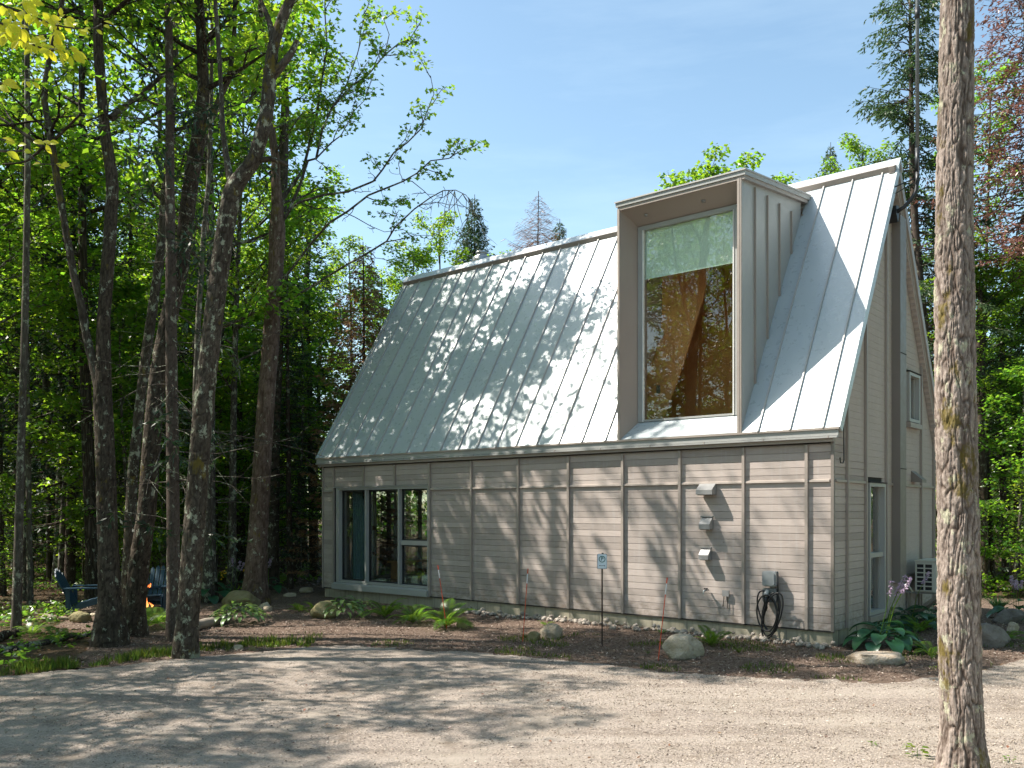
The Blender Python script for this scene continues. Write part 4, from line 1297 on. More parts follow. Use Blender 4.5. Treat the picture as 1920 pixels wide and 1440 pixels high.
adirondack(g3(160, 1152), math.radians(104), 'dark blue slatted garden chair seen side on, left of the double trunk')
adirondack(g3(288, 1146), math.radians(6), 'dark blue slatted garden chair facing the driveway behind the fire')
fx_, fy_ = at(272, 1160)
t = thing('fire_pit', 'low dark round fire bowl in front of the facing blue chair', 'fire pit', (fx_, fy_, float(gh(fx_, fy_))))
MB().lathe([(.12, 0), (.26, .12), (.30, .24), (.28, .24), (.22, .12), (.001, .10)], 24).obj('bowl', M['rust'], t, True)
for k in range(3): MB().box((-.02 + .2 * math.cos(k * 2.1), -.02 + .2 * math.sin(k * 2.1), 0), (.02 + .2 * math.cos(k * 2.1), .02 + .2 * math.sin(k * 2.1), .12)).obj('foot', M['rust'], t)
fl = MB(); rr = random.Random(3)
for k in range(26):
    a = rr.uniform(0, 6.28); r_ = rr.uniform(0, .14); hh = rr.uniform(.12, .34) * (1 - r_ * 3); s_ = rr.uniform(.018, .035)
    P = [(r_ * math.cos(a), r_ * math.sin(a), 0), (r_ * math.cos(a) + rr.uniform(-.03, .03), r_ * math.sin(a), hh * .4), (r_ * math.cos(a) * .6 + rr.uniform(-.04, .04), r_ * math.sin(a) * .6, hh)]
    fl.tube(P, [s_ * .7, s_, .002], 6)
for k in range(5):
    c = (rr.uniform(-.02, .10), 0, rr.uniform(.38, .5)); fl.tube([c, (c[0] + .02, 0, c[2] + .03), (c[0] + .03, 0, c[2] + .06)], [.002, .014, .002], 5)
o = fl.obj('flames', M['flame']); o.location = (fx_, fy_, float(gh(fx_, fy_)) + .2)
tag(o, 'orange flames rising from the fire bowl between the trunks', 'fire')
# ------------------------------------------------------------------ vegetation
def norm(v):
    return v / (np.linalg.norm(v, axis=-1, keepdims=True) + 1e-9)


def leaf_cloud(name, S, rg, mat, parent=None, per=10, spread=.28, size=.11, lobes=1, flat=.35, droop=.35, width=.42):
    """leaves in loose flat sprays round the points S"""
    S = np.asarray(S, float)
    n = len(S) * per
    c = np.repeat(S, per, 0)
    a = rg.uniform(0, 2 * PI, n); r = spread * np.sqrt(rg.random(n))
    c = c + np.stack([r * np.cos(a), r * np.sin(a), rg.normal(0, spread * flat * .5, n) - r * .25], -1)
    a2 = a + rg.normal(0, .9, n)
    U = np.stack([np.cos(a2), np.sin(a2), -droop + rg.normal(0, .45, n)], -1)
    U = norm(U) * (size * rg.uniform(.65, 1.25, n))[:, None]
    up = np.stack([rg.normal(0, .45, n), rg.normal(0, .45, n), np.ones(n)], -1)
    V = norm(np.cross(U, up)) * (np.linalg.norm(U, axis=1) * width)[:, None]
    if lobes == 1:
        N = norm(np.cross(U, V)) * (np.linalg.norm(V, axis=1) * .25)[:, None]
        P = np.stack([c, c + .42 * U + V + N, c + U, c + .42 * U - V + N], 1).reshape(-1, 3)
        F = np.arange(len(P)).reshape(-1, 4)
        m = MB().add(P, F)
    else:       # five-pointed leaf: two quads and a middle one sharing the stalk
        Vh = V / width
        pts = [c, c + .30 * U + .18 * Vh, c + .35 * U + .62 * Vh, c + .62 * U + .30 * Vh, c + U, c + .62 * U - .30 * Vh, c + .35 * U - .62 * Vh, c + .30 * U - .18 * Vh]
        P = np.stack(pts, 1).reshape(-1, 3); b = (np.arange(n) * 8)[:, None]
        m = MB().add(P, np.concatenate([b + [0, 1, 2, 3], b + [0, 3, 4, 5], b + [0, 5, 6, 7]]))
    return m.obj(name, mat, parent)


def limb(w, S, p, d, L, r, rg, depth, bend=.25, twig_r=.006, nside=None, leafy=.35, lift=.12):
    """one limb with side twigs; adds wood to w, leaf spray points to S"""
    k = 6; pts = [np.array(p, float)]; d = np.array(d, float) / np.linalg.norm(d)
    for i in range(k):
        d = d + rg.normal(0, bend * .35, 3) + np.array([0, 0, lift * .3]); d /= np.linalg.norm(d)
        pts.append(pts[-1] + d * L / k)
    pts = np.array(pts)
    w.tube(pts, np.linspace(r, max(twig_r, r * .25), k + 1), 6 if r > .03 else 4)
    if depth == 0:
        for t in np.linspace(leafy, 1, max(2, int(L / .22))):
            f = t * k; i = min(k - 1, int(f)); S.append(pts[i] + (pts[i + 1] - pts[i]) * (f - i))
        return
    ns = nside or max(3, int(L / .45))
    for j in range(ns):
        t = .22 + .78 * (j + rg.random() * .6) / ns; t = min(t, .99)
        f = t * k; i = min(k - 1, int(f)); q = pts[i] + (pts[i + 1] - pts[i]) * (f - i)
        dd = pts[i + 1] - pts[i]; dd /= np.linalg.norm(dd)
        side = np.cross(dd, (0, 0, 1)); side /= np.linalg.norm(side) + 1e-6
        sg = 1 if j % 2 else -1
        nd = dd * .7 + side * sg * rg.uniform(.5, 1.) + np.array([0, 0, rg.uniform(-.15, .45)])
        limb(w, S, q, nd, L * rg.uniform(.28, .5) * (1.15 - .6 * t), r * .42, rg, depth - 1, bend, twig_r, None, leafy, lift)
    S.append(pts[-1])


def crown_on(trunk_pts, w, S, rg, h0, n, R, r0, up0=.35, up1=1.1, depth=2, prof=None):
    P = np.array(trunk_pts, float); zs = P[:, 2]
    ztop = zs[-1]
    for j in range(n):
        t = (j + rg.random() * .7) / n
        z = h0 + (ztop - h0) * t
        i = int(np.clip(np.searchsorted(zs, z) - 1, 0, len(P) - 2))
        q = P[i] + (P[i + 1] - P[i]) * np.clip((z - zs[i]) / (zs[i + 1] - zs[i] + 1e-6), 0, 1)
        a = j * 2.4 + rg.uniform(-.4, .4)
        pr = prof(t) if prof else (math.sin(PI * (.18 + .78 * t)) ** .7)
        e = up0 + (up1 - up0) * t
        d = (math.cos(a), math.sin(a), e)
        limb(w, S, q, d, max(.5, R * pr * rg.uniform(.8, 1.15)), r0 * (1 - .65 * t), rg, depth)


def trunk_curve(rg, H, r, lean=.03, wob=.12, n=14):
    t = np.linspace(0, 1, n); L = rg.normal(0, lean, 2) * H
    ph = rg.uniform(0, 6, 2)
    x = L[0] * t + wob * np.sin(t * 5 + ph[0]) * t; y = L[1] * t + wob * np.sin(t * 4 + ph[1]) * t
    P = np.stack([x, y, -.25 + (H + .25) * t], -1)
    R = r * (1 - .82 * t) * (1 + .5 * np.exp(-t * H / .35))
    return P, R


def proto_broad(name, seed, H, h0, R, r, nl, mat, bark, per=12, size=.13, spread=.34, depth=2, dead=6):
    rg = np.random.default_rng(seed)
    P, Rr = trunk_curve(rg, H, r)
    root = link(name, None)
    w = MB().tube(P, Rr, 10); S = []
    crown_on(P, w, S, rg, h0, nl, R, r * .38, depth=depth)
    for j in range(dead):       # dead snags below the crown
        z = rg.uniform(min(1.5, h0 * .5), h0); i = int(np.clip(np.searchsorted(P[:, 2], z) - 1, 0, len(P) - 2)); a = rg.uniform(0, 6.28)
        limb(w, [], P[i], (math.cos(a), math.sin(a), rg.uniform(-.1, .5)), rg.uniform(.5, 1.5), r * .12, rg, 1)
    w.obj('trunk', M[bark], root, True)
    leaf_cloud('crown', S, rg, M[mat], root, per, spread, size)
    return root, len(S) * per


def proto_conifer(name, seed, H, z0, R, r, mat, bark, nwh=40, dens=1., droop=.25, dead=0., needles=True, up=.0, twl=.32):
    rg = np.random.default_rng(seed)
    P, Rr = trunk_curve(rg, H, r, .012, .04)
    Rr = r * (1 - .95 * np.linspace(0, 1, len(P))) + .008
    root = link(name, None)
    w = MB().tube(P, Rr, 9); C = []; D = []
    zz = z0
    for j in range(nwh):
        t = j / (nwh - 1); z = z0 + (H * .985 - z0) * t
        i = int(np.clip(np.searchsorted(P[:, 2], z) - 1, 0, len(P) - 2)); base = P[i] + (P[i + 1] - P[i]) * np.clip((z - P[i, 2]) / (P[i + 1, 2] - P[i, 2]), 0, 1)
        nb_ = 6 if t < .85 else 4
        for b in range(nb_):
            a = b * 2 * PI / nb_ + j * .9 + rg.uniform(-.3, .3)
            L = R * (1 - t) ** .8 * rg.uniform(.65, 1.15) + .12
            dr = droop * rg.uniform(.6, 1.4)
            ts = np.linspace(0, 1, 5)
            e = up * (1 - ts * .6) + .5 * t
            bp = base + np.stack([np.cos(a) * L * ts, np.sin(a) * L * ts, L * (ts * (e) - dr * ts * (1.6 - ts) )], -1)
            w.tube(bp, np.linspace(r * .14 * (1 - .7 * t) + .004, .003, 5), 4)
            if t < dead: 
                if rg.random() < .6:
                    continue
            m = max(3, int(L / .085 * dens))
            s = rg.uniform(.12, 1, m); k = np.minimum((s * 4).astype(int), 3)
            q = bp[k] + (bp[k + 1] - bp[k]) * (s * 4 - k)[:, None]
            sg = np.where(rg.random(m) < .5, 1, -1)
            ang = a + sg * rg.uniform(.5, 1.1, m)
            l = twl * (1.15 - s * .7) * (.4 + .6 * min(1, L)) * rg.uniform(.6, 1.2, m)
            dv = np.stack([np.cos(ang), np.sin(ang), -.25 - .35 * rg.random(m)], -1) * l[:, None]
            C.append(q); D.append(dv)
    w.obj('trunk', M[bark], root, True)
    C = np.vstack(C); D = np.vstack(D)
    if needles:
        rep = 5; n = len(C) * rep
        f = rg.random(n); c = np.repeat(C, rep, 0) + np.repeat(D, rep, 0) * f[:, None] + rg.normal(0, .012, (n, 3))
        d = np.repeat(D, rep, 0); l = np.linalg.norm(d, axis=1)[:, None]
        U = norm(d + rg.normal(0, .35, (n, 3)) * l) * rg.uniform(.08, .16, n)[:, None]
        V = norm(np.cross(U, rg.normal(0, 1, (n, 3)) + [0, 0, 1.5])) * rg.uniform(.014, .026, n)[:, None]
        m = MB(); m.add(np.stack([c, c + .5 * U + V, c + U, c + .5 * U - V], 1).reshape(-1, 3), np.arange(n * 4).reshape(-1, 4))
    else:
        n = len(C); m = MB(); V = norm(np.cross(D, rg.normal(0, 1, (n, 3)))) * .006
        m.add(np.stack([C, C + .5 * D + V, C + D, C + .5 * D - V], 1).reshape(-1, 3), np.arange(n * 4).reshape(-1, 4))
    m.obj('crown', M[mat], root)
    return root


PROTO = {}
PROTO['maple_a'] = proto_broad('maple_tree', 1, 16.5, 7.0, 3.4, .15, 20, 'leaf', 'bark')[0]
PROTO['maple_b'] = proto_broad('maple_tree', 2, 14.5, 5.2, 3.1, .13, 19, 'leaf_b', 'bark_g')[0]
PROTO['maple_c'] = proto_broad('maple_tree', 3, 18, 9.5, 3.2, .17, 18, 'leaf', 'bark_l')[0]
PROTO['airy_a'] = proto_broad('maple_tree', 21, 15.5, 6.5, 3.9, .14, 15, 'leaf', 'bark', per=5, spread=.26, size=.15)[0]
PROTO['airy_b'] = proto_broad('maple_tree', 22, 14, 5.0, 3.6, .13, 14, 'leaf_b', 'bark_g', per=5, spread=.26, size=.15)[0]
PROTO['fill_a'] = proto_broad('young_maple', 4, 9.0, 1.6, 2.3, .07, 19, 'leaf_b', 'bark_g', size=.12)[0]
PROTO['fill_b'] = proto_broad('young_maple', 5, 7.0, 1.0, 2.0, .055, 17, 'leaf', 'bark_g', size=.12)[0]
PROTO['dome'] = proto_broad('maple_tree', 31, 10.6, 5.0, 3.0, .10, 26, 'leaf_b', 'bark_g', per=16, size=.13)[0]
PROTO['sap_a'] = proto_broad('sapling', 6, 3.2, .4, 1.15, .025, 11, 'leaf_b', 'bark_g', 8, .11, .24, 1, 0)[0]
PROTO['sap_b'] = proto_broad('sapling', 7, 2.0, .25, .9, .018, 9, 'leaf', 'bark_g', 8, .10, .2, 1, 0)[0]
PROTO['spruce_a'] = proto_conifer('spruce_tree', 11, 15, 2.6, 2.1, .13, 'needle', 'bark_s', 44, .9, dead=.28)
PROTO['spruce_b'] = proto_conifer('spruce_tree', 12, 12, 1.2, 1.9, .11, 'needle', 'bark_s', 38, .9, dead=.15)
PROTO['fir'] = proto_conifer('fir_tree', 13, 16, 5.0, 1.5, .12, 'needle_b', 'bark_s', 44, 1.5, .12, up=.25)
PROTO['spire'] = proto_conifer('fir_tree', 18, 16, 7.0, 2.3, .12, 'needle_b', 'bark_s', 60, 2.2, .22, up=.1)
PROTO['bare'] = proto_conifer('dead_spruce', 14, 16, 7.0, 4.2, .13, 'needle_br', 'bark_s', 56, 2.2, .28, needles=False, twl=.6)
PROTO['brown'] = proto_conifer('dead_spruce', 15, 14, 1.5, 2.4, .12, 'needle_br', 'bark_s', 52, 1.7, .35, twl=.42)
PROTO['red'] = proto_conifer('dead_fir', 16, 18, 9.0, 3.1, .14, 'needle_r', 'bark_s', 44, .75, .30, up=.15, twl=.45)
FIRST = {}


def plant(kind, x, y, s, rot, label, cat, group=None, z=None, sz=None, name=None):
    p = PROTO[kind]
    if kind in FIRST: o = dup(p)
    else: FIRST[kind] = o = p
    o.location = (x, y, float(gh(x, y)) if z is None else z)
    o.rotation_euler = (0, 0, rot); o.scale = (s, s, s if sz is None else sz)
    if 'group' in o and not group: del o['group']
    if name: o.name = name
    return tag(o, label, cat, group)


# --- trunks traced where they stand -------------------------------------------------
def pnoise(u, v, nu, seed):
    """value noise periodic in u (period nu cells)"""
    iu = np.floor(u); iv = np.floor(v); fx = u - iu; fy = v - iv; fx = fx * fx * (3 - 2 * fx); fy = fy * fy * (3 - 2 * fy)
    a = np.mod(iu, nu); b = np.mod(iu + 1, nu)
    return (hsh(a, iv, seed) * (1 - fx) + hsh(b, iv, seed) * fx) * (1 - fy) + (hsh(a, iv + 1, seed) * (1 - fx) + hsh(b, iv + 1, seed) * fx) * fy


def cellbark(th, z, R, du=.030, dz=.10, seed=0):
    """plates between meandering upright fissures, periodic round the trunk"""
    nu = max(6, int(round(2 * PI * R / du)))
    u = th / (2 * PI) * nu + 2.0 * (noise2(z * 1.7, z * 0 + 3, seed) - .5)
    w = 1.1 * (pnoise(u * .5, z / dz * .8, nu // 2 if nu % 2 == 0 else nu, seed + 1) - .5)
    f1 = np.abs(pnoise(u * 1. + w, z / dz, nu, seed + 2) - .5) * 2
    f2 = np.abs(pnoise(u * 1. + w * .5 + .5, z / (dz * 1.6) + 7, nu, seed + 3) - .5) * 2
    cr = np.abs(pnoise(u * .9, z / (dz * .35), nu, seed + 4) - .5) * 2
    a = np.clip(f1 / .32, 0, 1) ** .7; b = np.clip(f2 / .26, 0, 1) ** .7; c = .65 + .35 * np.clip(cr / .15, 0, 1)
    return a * (.35 + .65 * b) * c


def trunk_mesh(P, R, mat, name, parent, nth=48, dz=.03, depth=.014, du=.03, cell=.10, seed=0, lump=.02):
    P = np.array(P, float); R = np.array(R, float)
    s = np.concatenate([[0], np.cumsum(np.linalg.norm(np.diff(P, axis=0), axis=1))])
    n = int(s[-1] / dz) + 2; q = np.linspace(0, s[-1], n)
    # smooth the traced line
    Pi = np.stack([np.interp(q, s, P[:, k]) for k in range(3)], -1); Ri = np.interp(q, s, R)
    kz = max(3, int(.5 / dz)) | 1; ker = np.hanning(kz + 2)[1:-1]; ker /= ker.sum()
    def sm(a):
        ap = np.concatenate([2 * a[0] - a[kz // 2:0:-1], a, 2 * a[-1] - a[-2:-kz // 2 - 1:-1]]); return np.convolve(ap, ker, 'valid')[:len(a)]
    Pi = np.stack([sm(Pi[:, k]) for k in range(3)], -1); Ri = sm(Ri)
    T = np.gradient(Pi, axis=0); T /= np.linalg.norm(T, axis=1)[:, None]
    a = np.cross(T, np.array([0, 1., 0.])); a /= np.linalg.norm(a, axis=1)[:, None]; b = np.cross(T, a)
    th = np.arange(nth) * 2 * PI / nth
    TH, QZ = np.meshgrid(th, q)
    rm = float(R.mean())
    h = cellbark(TH, QZ, rm, du, cell, seed)
    lum = noise2(np.cos(TH) * 2 + 5, QZ * 1.1, seed) + noise2(np.sin(TH) * 2 + 9, QZ * 1.3, seed + 1) - 1
    fine = noise2(TH / (2 * PI) * nth * .5, QZ * 45, seed + 7) - .5
    rad = Ri[:, None] * (1 + lump * 2 * lum) + depth * (h - .6) + depth * .55 * fine
    V = Pi[:, None, :] + rad[..., None] * (np.cos(TH)[..., None] * a[:, None, :] + np.sin(TH)[..., None] * b[:, None, :])
    i, j = np.meshgrid(np.arange(n - 1), np.arange(nth), indexing='ij'); j2 = (j + 1) % nth
    F = np.stack([i * nth + j, i * nth + j2, (i + 1) * nth + j2, (i + 1) * nth + j], -1).reshape(-1, 4)
    base = P[0]
    o = MB().add(V.reshape(-1, 3), F).obj(name, mat, parent, True)
    at_ = o.data.attributes.new('plate', 'FLOAT', 'POINT'); at_.data.foreach_set('value', np.clip(h * (.75 + .5 * (fine + .5)), 0, 1).astype(np.float32).ravel())
    return o


def traced(pts, Y, dY=0.):
    """pts: (u, v, width px) from the foot up -> world points, radii"""
    n = len(pts); P = []; R = []
    for k, (u, v, w) in enumerate(pts):
        y = Y + dY * k / max(1, n - 1); P.append(px(u, v, y)); R.append(w / 2 / FPX * y)
    return np.array(P), np.array(R)


def hero(name, label, cat, pts, Y, mat, dY=0., flare=.35, ext=None, group=None, **kw):
    P, R = traced(pts, Y, dY)
    g = float(gh(P[0][0], P[0][1]))
    P[0][2] = g - .15
    if ext is not None:      # carry on above the picture
        d = P[-1] - P[-2]; d /= np.linalg.norm(d)
        for k in range(1, 7):
            d = d + np.array([0, 0, .06]); d /= np.linalg.norm(d)
            P = np.vstack([P, P[-1] + d * ext / 6]); R = np.append(R, R[-1] * .84)
    s = np.concatenate([[0], np.cumsum(np.linalg.norm(np.diff(P, axis=0), axis=1))])
    # flare at the foot
    Pn = np.vstack([P[0], P[0] + (P[1] - P[0]) * min(.9, .35 / s[1]), P[1:]]); Rn = np.concatenate([[R[0] * (1 + flare)], [R[0] * 1.05], R[1:]])
    root = thing(name, label, cat, (Pn[0][0], Pn[0][1], g), 0, group)
    off = np.array([Pn[0][0], Pn[0][1], g])
    trunk_mesh(Pn - off, Rn, M[mat + '_t'], 'trunk', root, **kw)
    return root, Pn - off, Rn, off


def stem_on(root, off, pts, Y, mat, name='limb', dY=0., n=10, **kw):
    P, R = traced(pts, Y, dY)
    return trunk_mesh(P - off, R, M[mat + '_t'], name, root, nth=kw.get('nth', 20), dz=.06, depth=kw.get('depth', .006), seed=kw.get('seed', 3)), P - off, R


rg = np.random.default_rng(77)
# the big trunk on the right
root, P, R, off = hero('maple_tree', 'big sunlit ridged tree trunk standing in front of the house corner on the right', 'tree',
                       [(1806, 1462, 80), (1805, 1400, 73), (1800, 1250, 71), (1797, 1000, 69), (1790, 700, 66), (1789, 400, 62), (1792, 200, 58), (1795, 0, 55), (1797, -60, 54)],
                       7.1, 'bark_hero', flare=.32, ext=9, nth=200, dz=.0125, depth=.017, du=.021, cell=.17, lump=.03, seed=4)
w = MB(); S = []
crown_on(P[8:], w, S, rg, 10.5, 12, 2.6, .06, depth=2)
w.obj('limbs', M['bark_l'], root, True); leaf_cloud('crown', S, rg, M['leaf'], root, 8, .34, .13)

# T4: leaning lichened trunk nearest the driveway
T4 = [(347, 1240, 46), (350, 1180, 40), (362, 1025, 39), (372, 880, 37), (387, 710, 36), (405, 560, 34), (422, 430, 33), (436, 355, 33), (455, 328, 27), (478, 300, 25), (500, 215, 24), (506, 142, 24), (512, 86, 20), (532, 28, 19), (549, -10, 17)]
root, P, R, off = hero('maple_tree', 'leaning lichen patched tree trunk nearest the left edge of the driveway, forking high up', 'tree', T4, 12.75, 'bark_l', ext=1.2, nth=72, dz=.022, depth=.012, du=.028, cell=.11, seed=9, flare=.1)
for k, (pts, dy) in enumerate(([[(506, 146, 20), (526, 125, 15), (545, 105, 13), (557, 76, 9)], 0], [[(436, 357, 18), (425, 300, 11), (417, 240, 9), (415, 172, 8), (411, 108, 8), (403, -10, 7)], .5],
                               [[(488, 300, 11), (505, 296, 9), (522, 300, 8), (540, 311, 6)], .0], [[(512, 80, 12), (506, 40, 10), (494, 15, 9), (485, -10, 8)], .3])):
    stem_on(root, off, pts, 12.75, 'bark_l' if k < 2 else 'bark', dY=dy, seed=k)
w = MB(); S = []
crown_on(P[-6:], w, S, rg, P[-6][2] + .6, 7, 1.5, .04, depth=2)
w.obj('limbs', M['bark'], root, True); leaf_cloud('crown', S, rg, M['leaf_b'], root, 7, .3, .11, lobes=5)

# T1 with two stems, T2, T2b, T3
T1 = [(207, 1212, 62), (206, 1130, 40), (202, 1000, 35), (197, 850, 34), (192, 740, 33), (193, 690, 27), (194, 603, 23), (207, 430, 22), (211, 336, 21), (198, 258, 19), (190, 172, 18), (184, 86, 17), (185, -10, 16)]
root, P, R, off = hero('maple_tree', 'dark double stemmed tree trunk right of the left blue chair', 'tree', T1, 13.9, 'bark', ext=2.2, nth=60, dz=.03, depth=.013, seed=12, flare=.15)
stem_on(root, off, [(190, 735, 24), (178, 690, 18), (165, 645, 15), (150, 560, 13), (142, 534, 13), (123, 430, 12), (103, 310, 13), (93, 241, 12), (82, 185, 11), (90, 120, 10), (114, 20, 8), (120, -20, 8)], 13.9, 'bark_l', nth=30)
for pts, dy in (([(208, 222, 14), (240, 195, 10), (275, 168, 9), (305, 140, 7)], .5), ([(103, 290, 9), (60, 262, 7), (30, 240, 6), (-10, 215, 5)], .5), ([(98, 265, 6), (125, 240, 5), (150, 215, 4)], -.5), ([(82, 275, 5), (50, 305, 4), (5, 308, 3)], .2)):
    stem_on(root, off, pts, 13.9, 'bark', dY=dy, nth=10)
w = MB(); S = []
crown_on(P[-8:], w, S, rg, P[-8][2] + .2, 16, 2.6, .05, depth=2)
for q in (px(95, 250, 13.9), px(110, 30, 13.9), px(20, 235, 14.2), px(300, 142, 14.4)):
    for k in range(3): limb(w, S, q - off, (rg.normal(0, 1), rg.normal(0, 1), .4), 1.7, .025, rg, 1)
w.obj('limbs', M['bark'], root, True); leaf_cloud('crown', S, rg, M['leaf'], root, 8, .3, .12)

T2 = [(245, 1198, 50), (252, 1140, 38), (262, 1050, 36), (275, 960, 33), (286, 810, 31), (296, 700, 30), (318, 590, 30), (340, 495, 29), (357, 344, 27), (373, 258, 26), (382, 172, 21), (379, 86, 19), (372, -10, 17)]
root, P, R, off = hero('maple_tree', 'dark trunk leaning right, growing close beside the double stemmed tree', 'tree', T2, 14.9, 'bark', ext=.4, nth=56, dz=.03, depth=.012, seed=15)
stem_on(root, off, [(385, 240, 14), (402, 215, 12), (412, 180, 11), (430, 150, 10), (440, 60, 8), (440, -10, 7)], 14.9, 'bark_l', nth=16)
w = MB(); S = []
crown_on(P[-9:-2], w, S, rg, P[-9][2], 13, 2.3, .05, up0=.2, up1=.5, depth=2)
w.obj('limbs', M['bark'], root, True); leaf_cloud('crown', S, rg, M['leaf_b'], root, 5, .28, .13)

root, P, R, off = hero('maple_tree', 'slim lichened trunk seen between the double stemmed and the right leaning trunks', 'tree',
                       [(236, 1170, 24), (238, 1085, 20), (249, 885, 19), (262, 760, 18), (272, 680, 18), (300, 480, 16), (320, 250, 14), (330, 60, 12), (335, -10, 11)], 18., 'bark_l', ext=4, nth=32, dz=.05, depth=.01, seed=18)
w = MB(); S = []
crown_on(P[-9:], w, S, rg, P[-9][2], 14, 2.6, .04, depth=2)
w.obj('limbs', M['bark'], root, True); leaf_cloud('crown', S, rg, M['leaf_b'], root, 4, .28, .14)

root, P, R, off = hero('spruce_tree', 'perfectly straight scaly spruce trunk just left of the leaning lichened trunk', 'tree',
                       [(326, 1207, 28), (325, 1100, 24), (325, 1000, 23), (323, 800, 22), (321, 600, 20), (319, 400, 17), (318, 200, 15), (316, 0, 13), (316, -30, 13)], 14.3, 'bark_s', ext=7, nth=48, dz=.03, depth=.004, du=.025, cell=.03, seed=21, flare=.2)
w = MB(); C = []; D = []
for k in range(110):
    z = rg.uniform(1.6, 8.8) if k < 75 else rg.uniform(8, 16)
    i = int(np.clip(np.searchsorted(P[:, 2], z) - 1, 0, len(P) - 2)); a = rg.uniform(0, 6.28); L = rg.uniform(.4, 1.9)
    q = np.array([np.interp(z, P[:, 2], P[:, 0]), np.interp(z, P[:, 2], P[:, 1]), z])
    pts = [q]; d = np.array([math.cos(a), math.sin(a), rg.uniform(-.3, .1)])
    for s_ in range(5):
        d = d + rg.normal(0, .18, 3) + [0, 0, -.05]; pts.append(pts[-1] + d * L / 5)
    w.tube(pts, np.linspace(.011, .003, 6), 4)
    for m_ in range(3):
        b = pts[2 + m_]; w.tube([b, b + rg.normal(0, .15, 3) + d * .1, b + rg.normal(0, .25, 3) + d * .25], [.004, .003, .002], 3)
    if k > 60:
        for m_ in range(16):
            b = pts[int(rg.integers(1, 6))]; C.append(b); D.append(rg.normal(0, .2, 3) + [0, 0, -.12])
tag(w.obj('dead_branches', M['bark_g'], root), kind='stuff')
C = np.array(C); D = np.array(D); n = len(C) * 5
c = np.repeat(C, 5, 0) + np.repeat(D, 5, 0) * rg.random((n, 1)); U = norm(np.repeat(D, 5, 0) + rg.normal(0, .1, (n, 3))) * .13; V = norm(np.cross(U, rg.normal(0, 1, (n, 3)))) * .02
quads_obj('crown', c, U, V, M['needle'], root)

root, P, R, off = hero('spruce_tree', 'thin bare spruce pole just behind the leaning lichened trunk', 'tree',
                       [(366, 1180, 11), (366, 1000, 11), (367, 735, 11), (371, 611, 10), (382, 430, 9), (391, 344, 8), (396, 200, 7), (398, 0, 6), (398, -20, 6)], 16.5, 'bark_g', ext=2, nth=16, dz=.08, depth=.003, seed=22)

# T5: cedar-like trunk by the house with long limbs over the roof
T5 = [(478, 1134, 52), (479, 1090, 42), (485, 985, 35), (492, 860, 33), (501, 720, 31), (508, 640, 30), (513, 560, 28), (518, 500, 27), (520, 430, 30), (521, 395, 22), (517, 340, 17), (517, 300, 15), (508, 240, 13), (500, 150, 10), (490, 40, 8), (486, -10, 7)]
Y5 = 20.3
root, P, R, off = hero('maple_tree', 'tall reddish barked trunk left of the house with long limbs reaching over the roof', 'tree', T5, Y5, 'bark_c', ext=2, nth=64, dz=.035, depth=.014, du=.035, cell=.2, seed=25, flare=.25)
def cp(x, y): return (480 + x / 2.3226, y / 2.3226)
LIMBS = [([(88, 1290), (140, 1190), (240, 1060), (320, 970), (400, 920), (490, 850), (560, 822), (640, 790), (700, 755), (760, 700), (840, 690), (900, 650), (945, 640)], 10, 'bark_c', .62, -1.6),
         ([(120, 960), (150, 910), (190, 880), (290, 850), (400, 835), (510, 790), (550, 740), (600, 665), (660, 620), (720, 560), (742, 490), (775, 410), (760, 330)], 10, 'bark_g', .5, -1.0),
         ([(100, 1330), (170, 1290), (270, 1230), (400, 1150), (490, 1100), (570, 1050), (605, 990), (690, 910), (760, 860), (815, 830), (870, 828), (915, 850), (935, 880)], 9, 'bark_c', 2., -2.0),
         ([(560, 1055), (640, 1040), (700, 1025), (785, 1025)], 4.5, 'bark_g', 2., -.3),
         ([(200, 885), (260, 908), (340, 905), (430, 945), (500, 985), (560, 1010), (640, 1000), (700, 1030)], 5, 'bark_g', .8, -.6),
         ([(100, 990), (150, 900), (190, 810), (225, 700), (262, 690), (290, 560), (330, 470), (420, 370), (480, 335), (560, 240), (620, 190), (670, 170), (718, 95)], 12, 'bark_g', .3, .6),
         ([(95, 960), (120, 860), (170, 790), (205, 740), (230, 640), (265, 500), (290, 330), (310, 200), (300, 60), (300, -60)], 15, 'bark_g', .25, .8),
         ([(262, 690), (330, 620), (370, 590), (430, 480), (470, 440), (495, 380)], 6, 'bark_g', .2, .4),
         ([(330, 470), (390, 380), (440, 240), (470, 130), (470, 40)], 6, 'bark_g', .2, .9),
         ([(560, 240), (580, 150), (555, 80), (548, 30)], 4, 'bark_g', .2, .3),
         ([(70, 930), (30, 890), (-20, 870), (-60, 800)], 6, 'bark_g', .3, .5),
         ([(640, 780), (680, 790), (730, 830), (770, 870), (760, 940)], 4, 'bark_g', 2., -.3),
         ([(480, 858), (540, 880), (600, 900), (620, 960)], 4, 'bark_g', .3, -.3)]
w = MB(); S = []
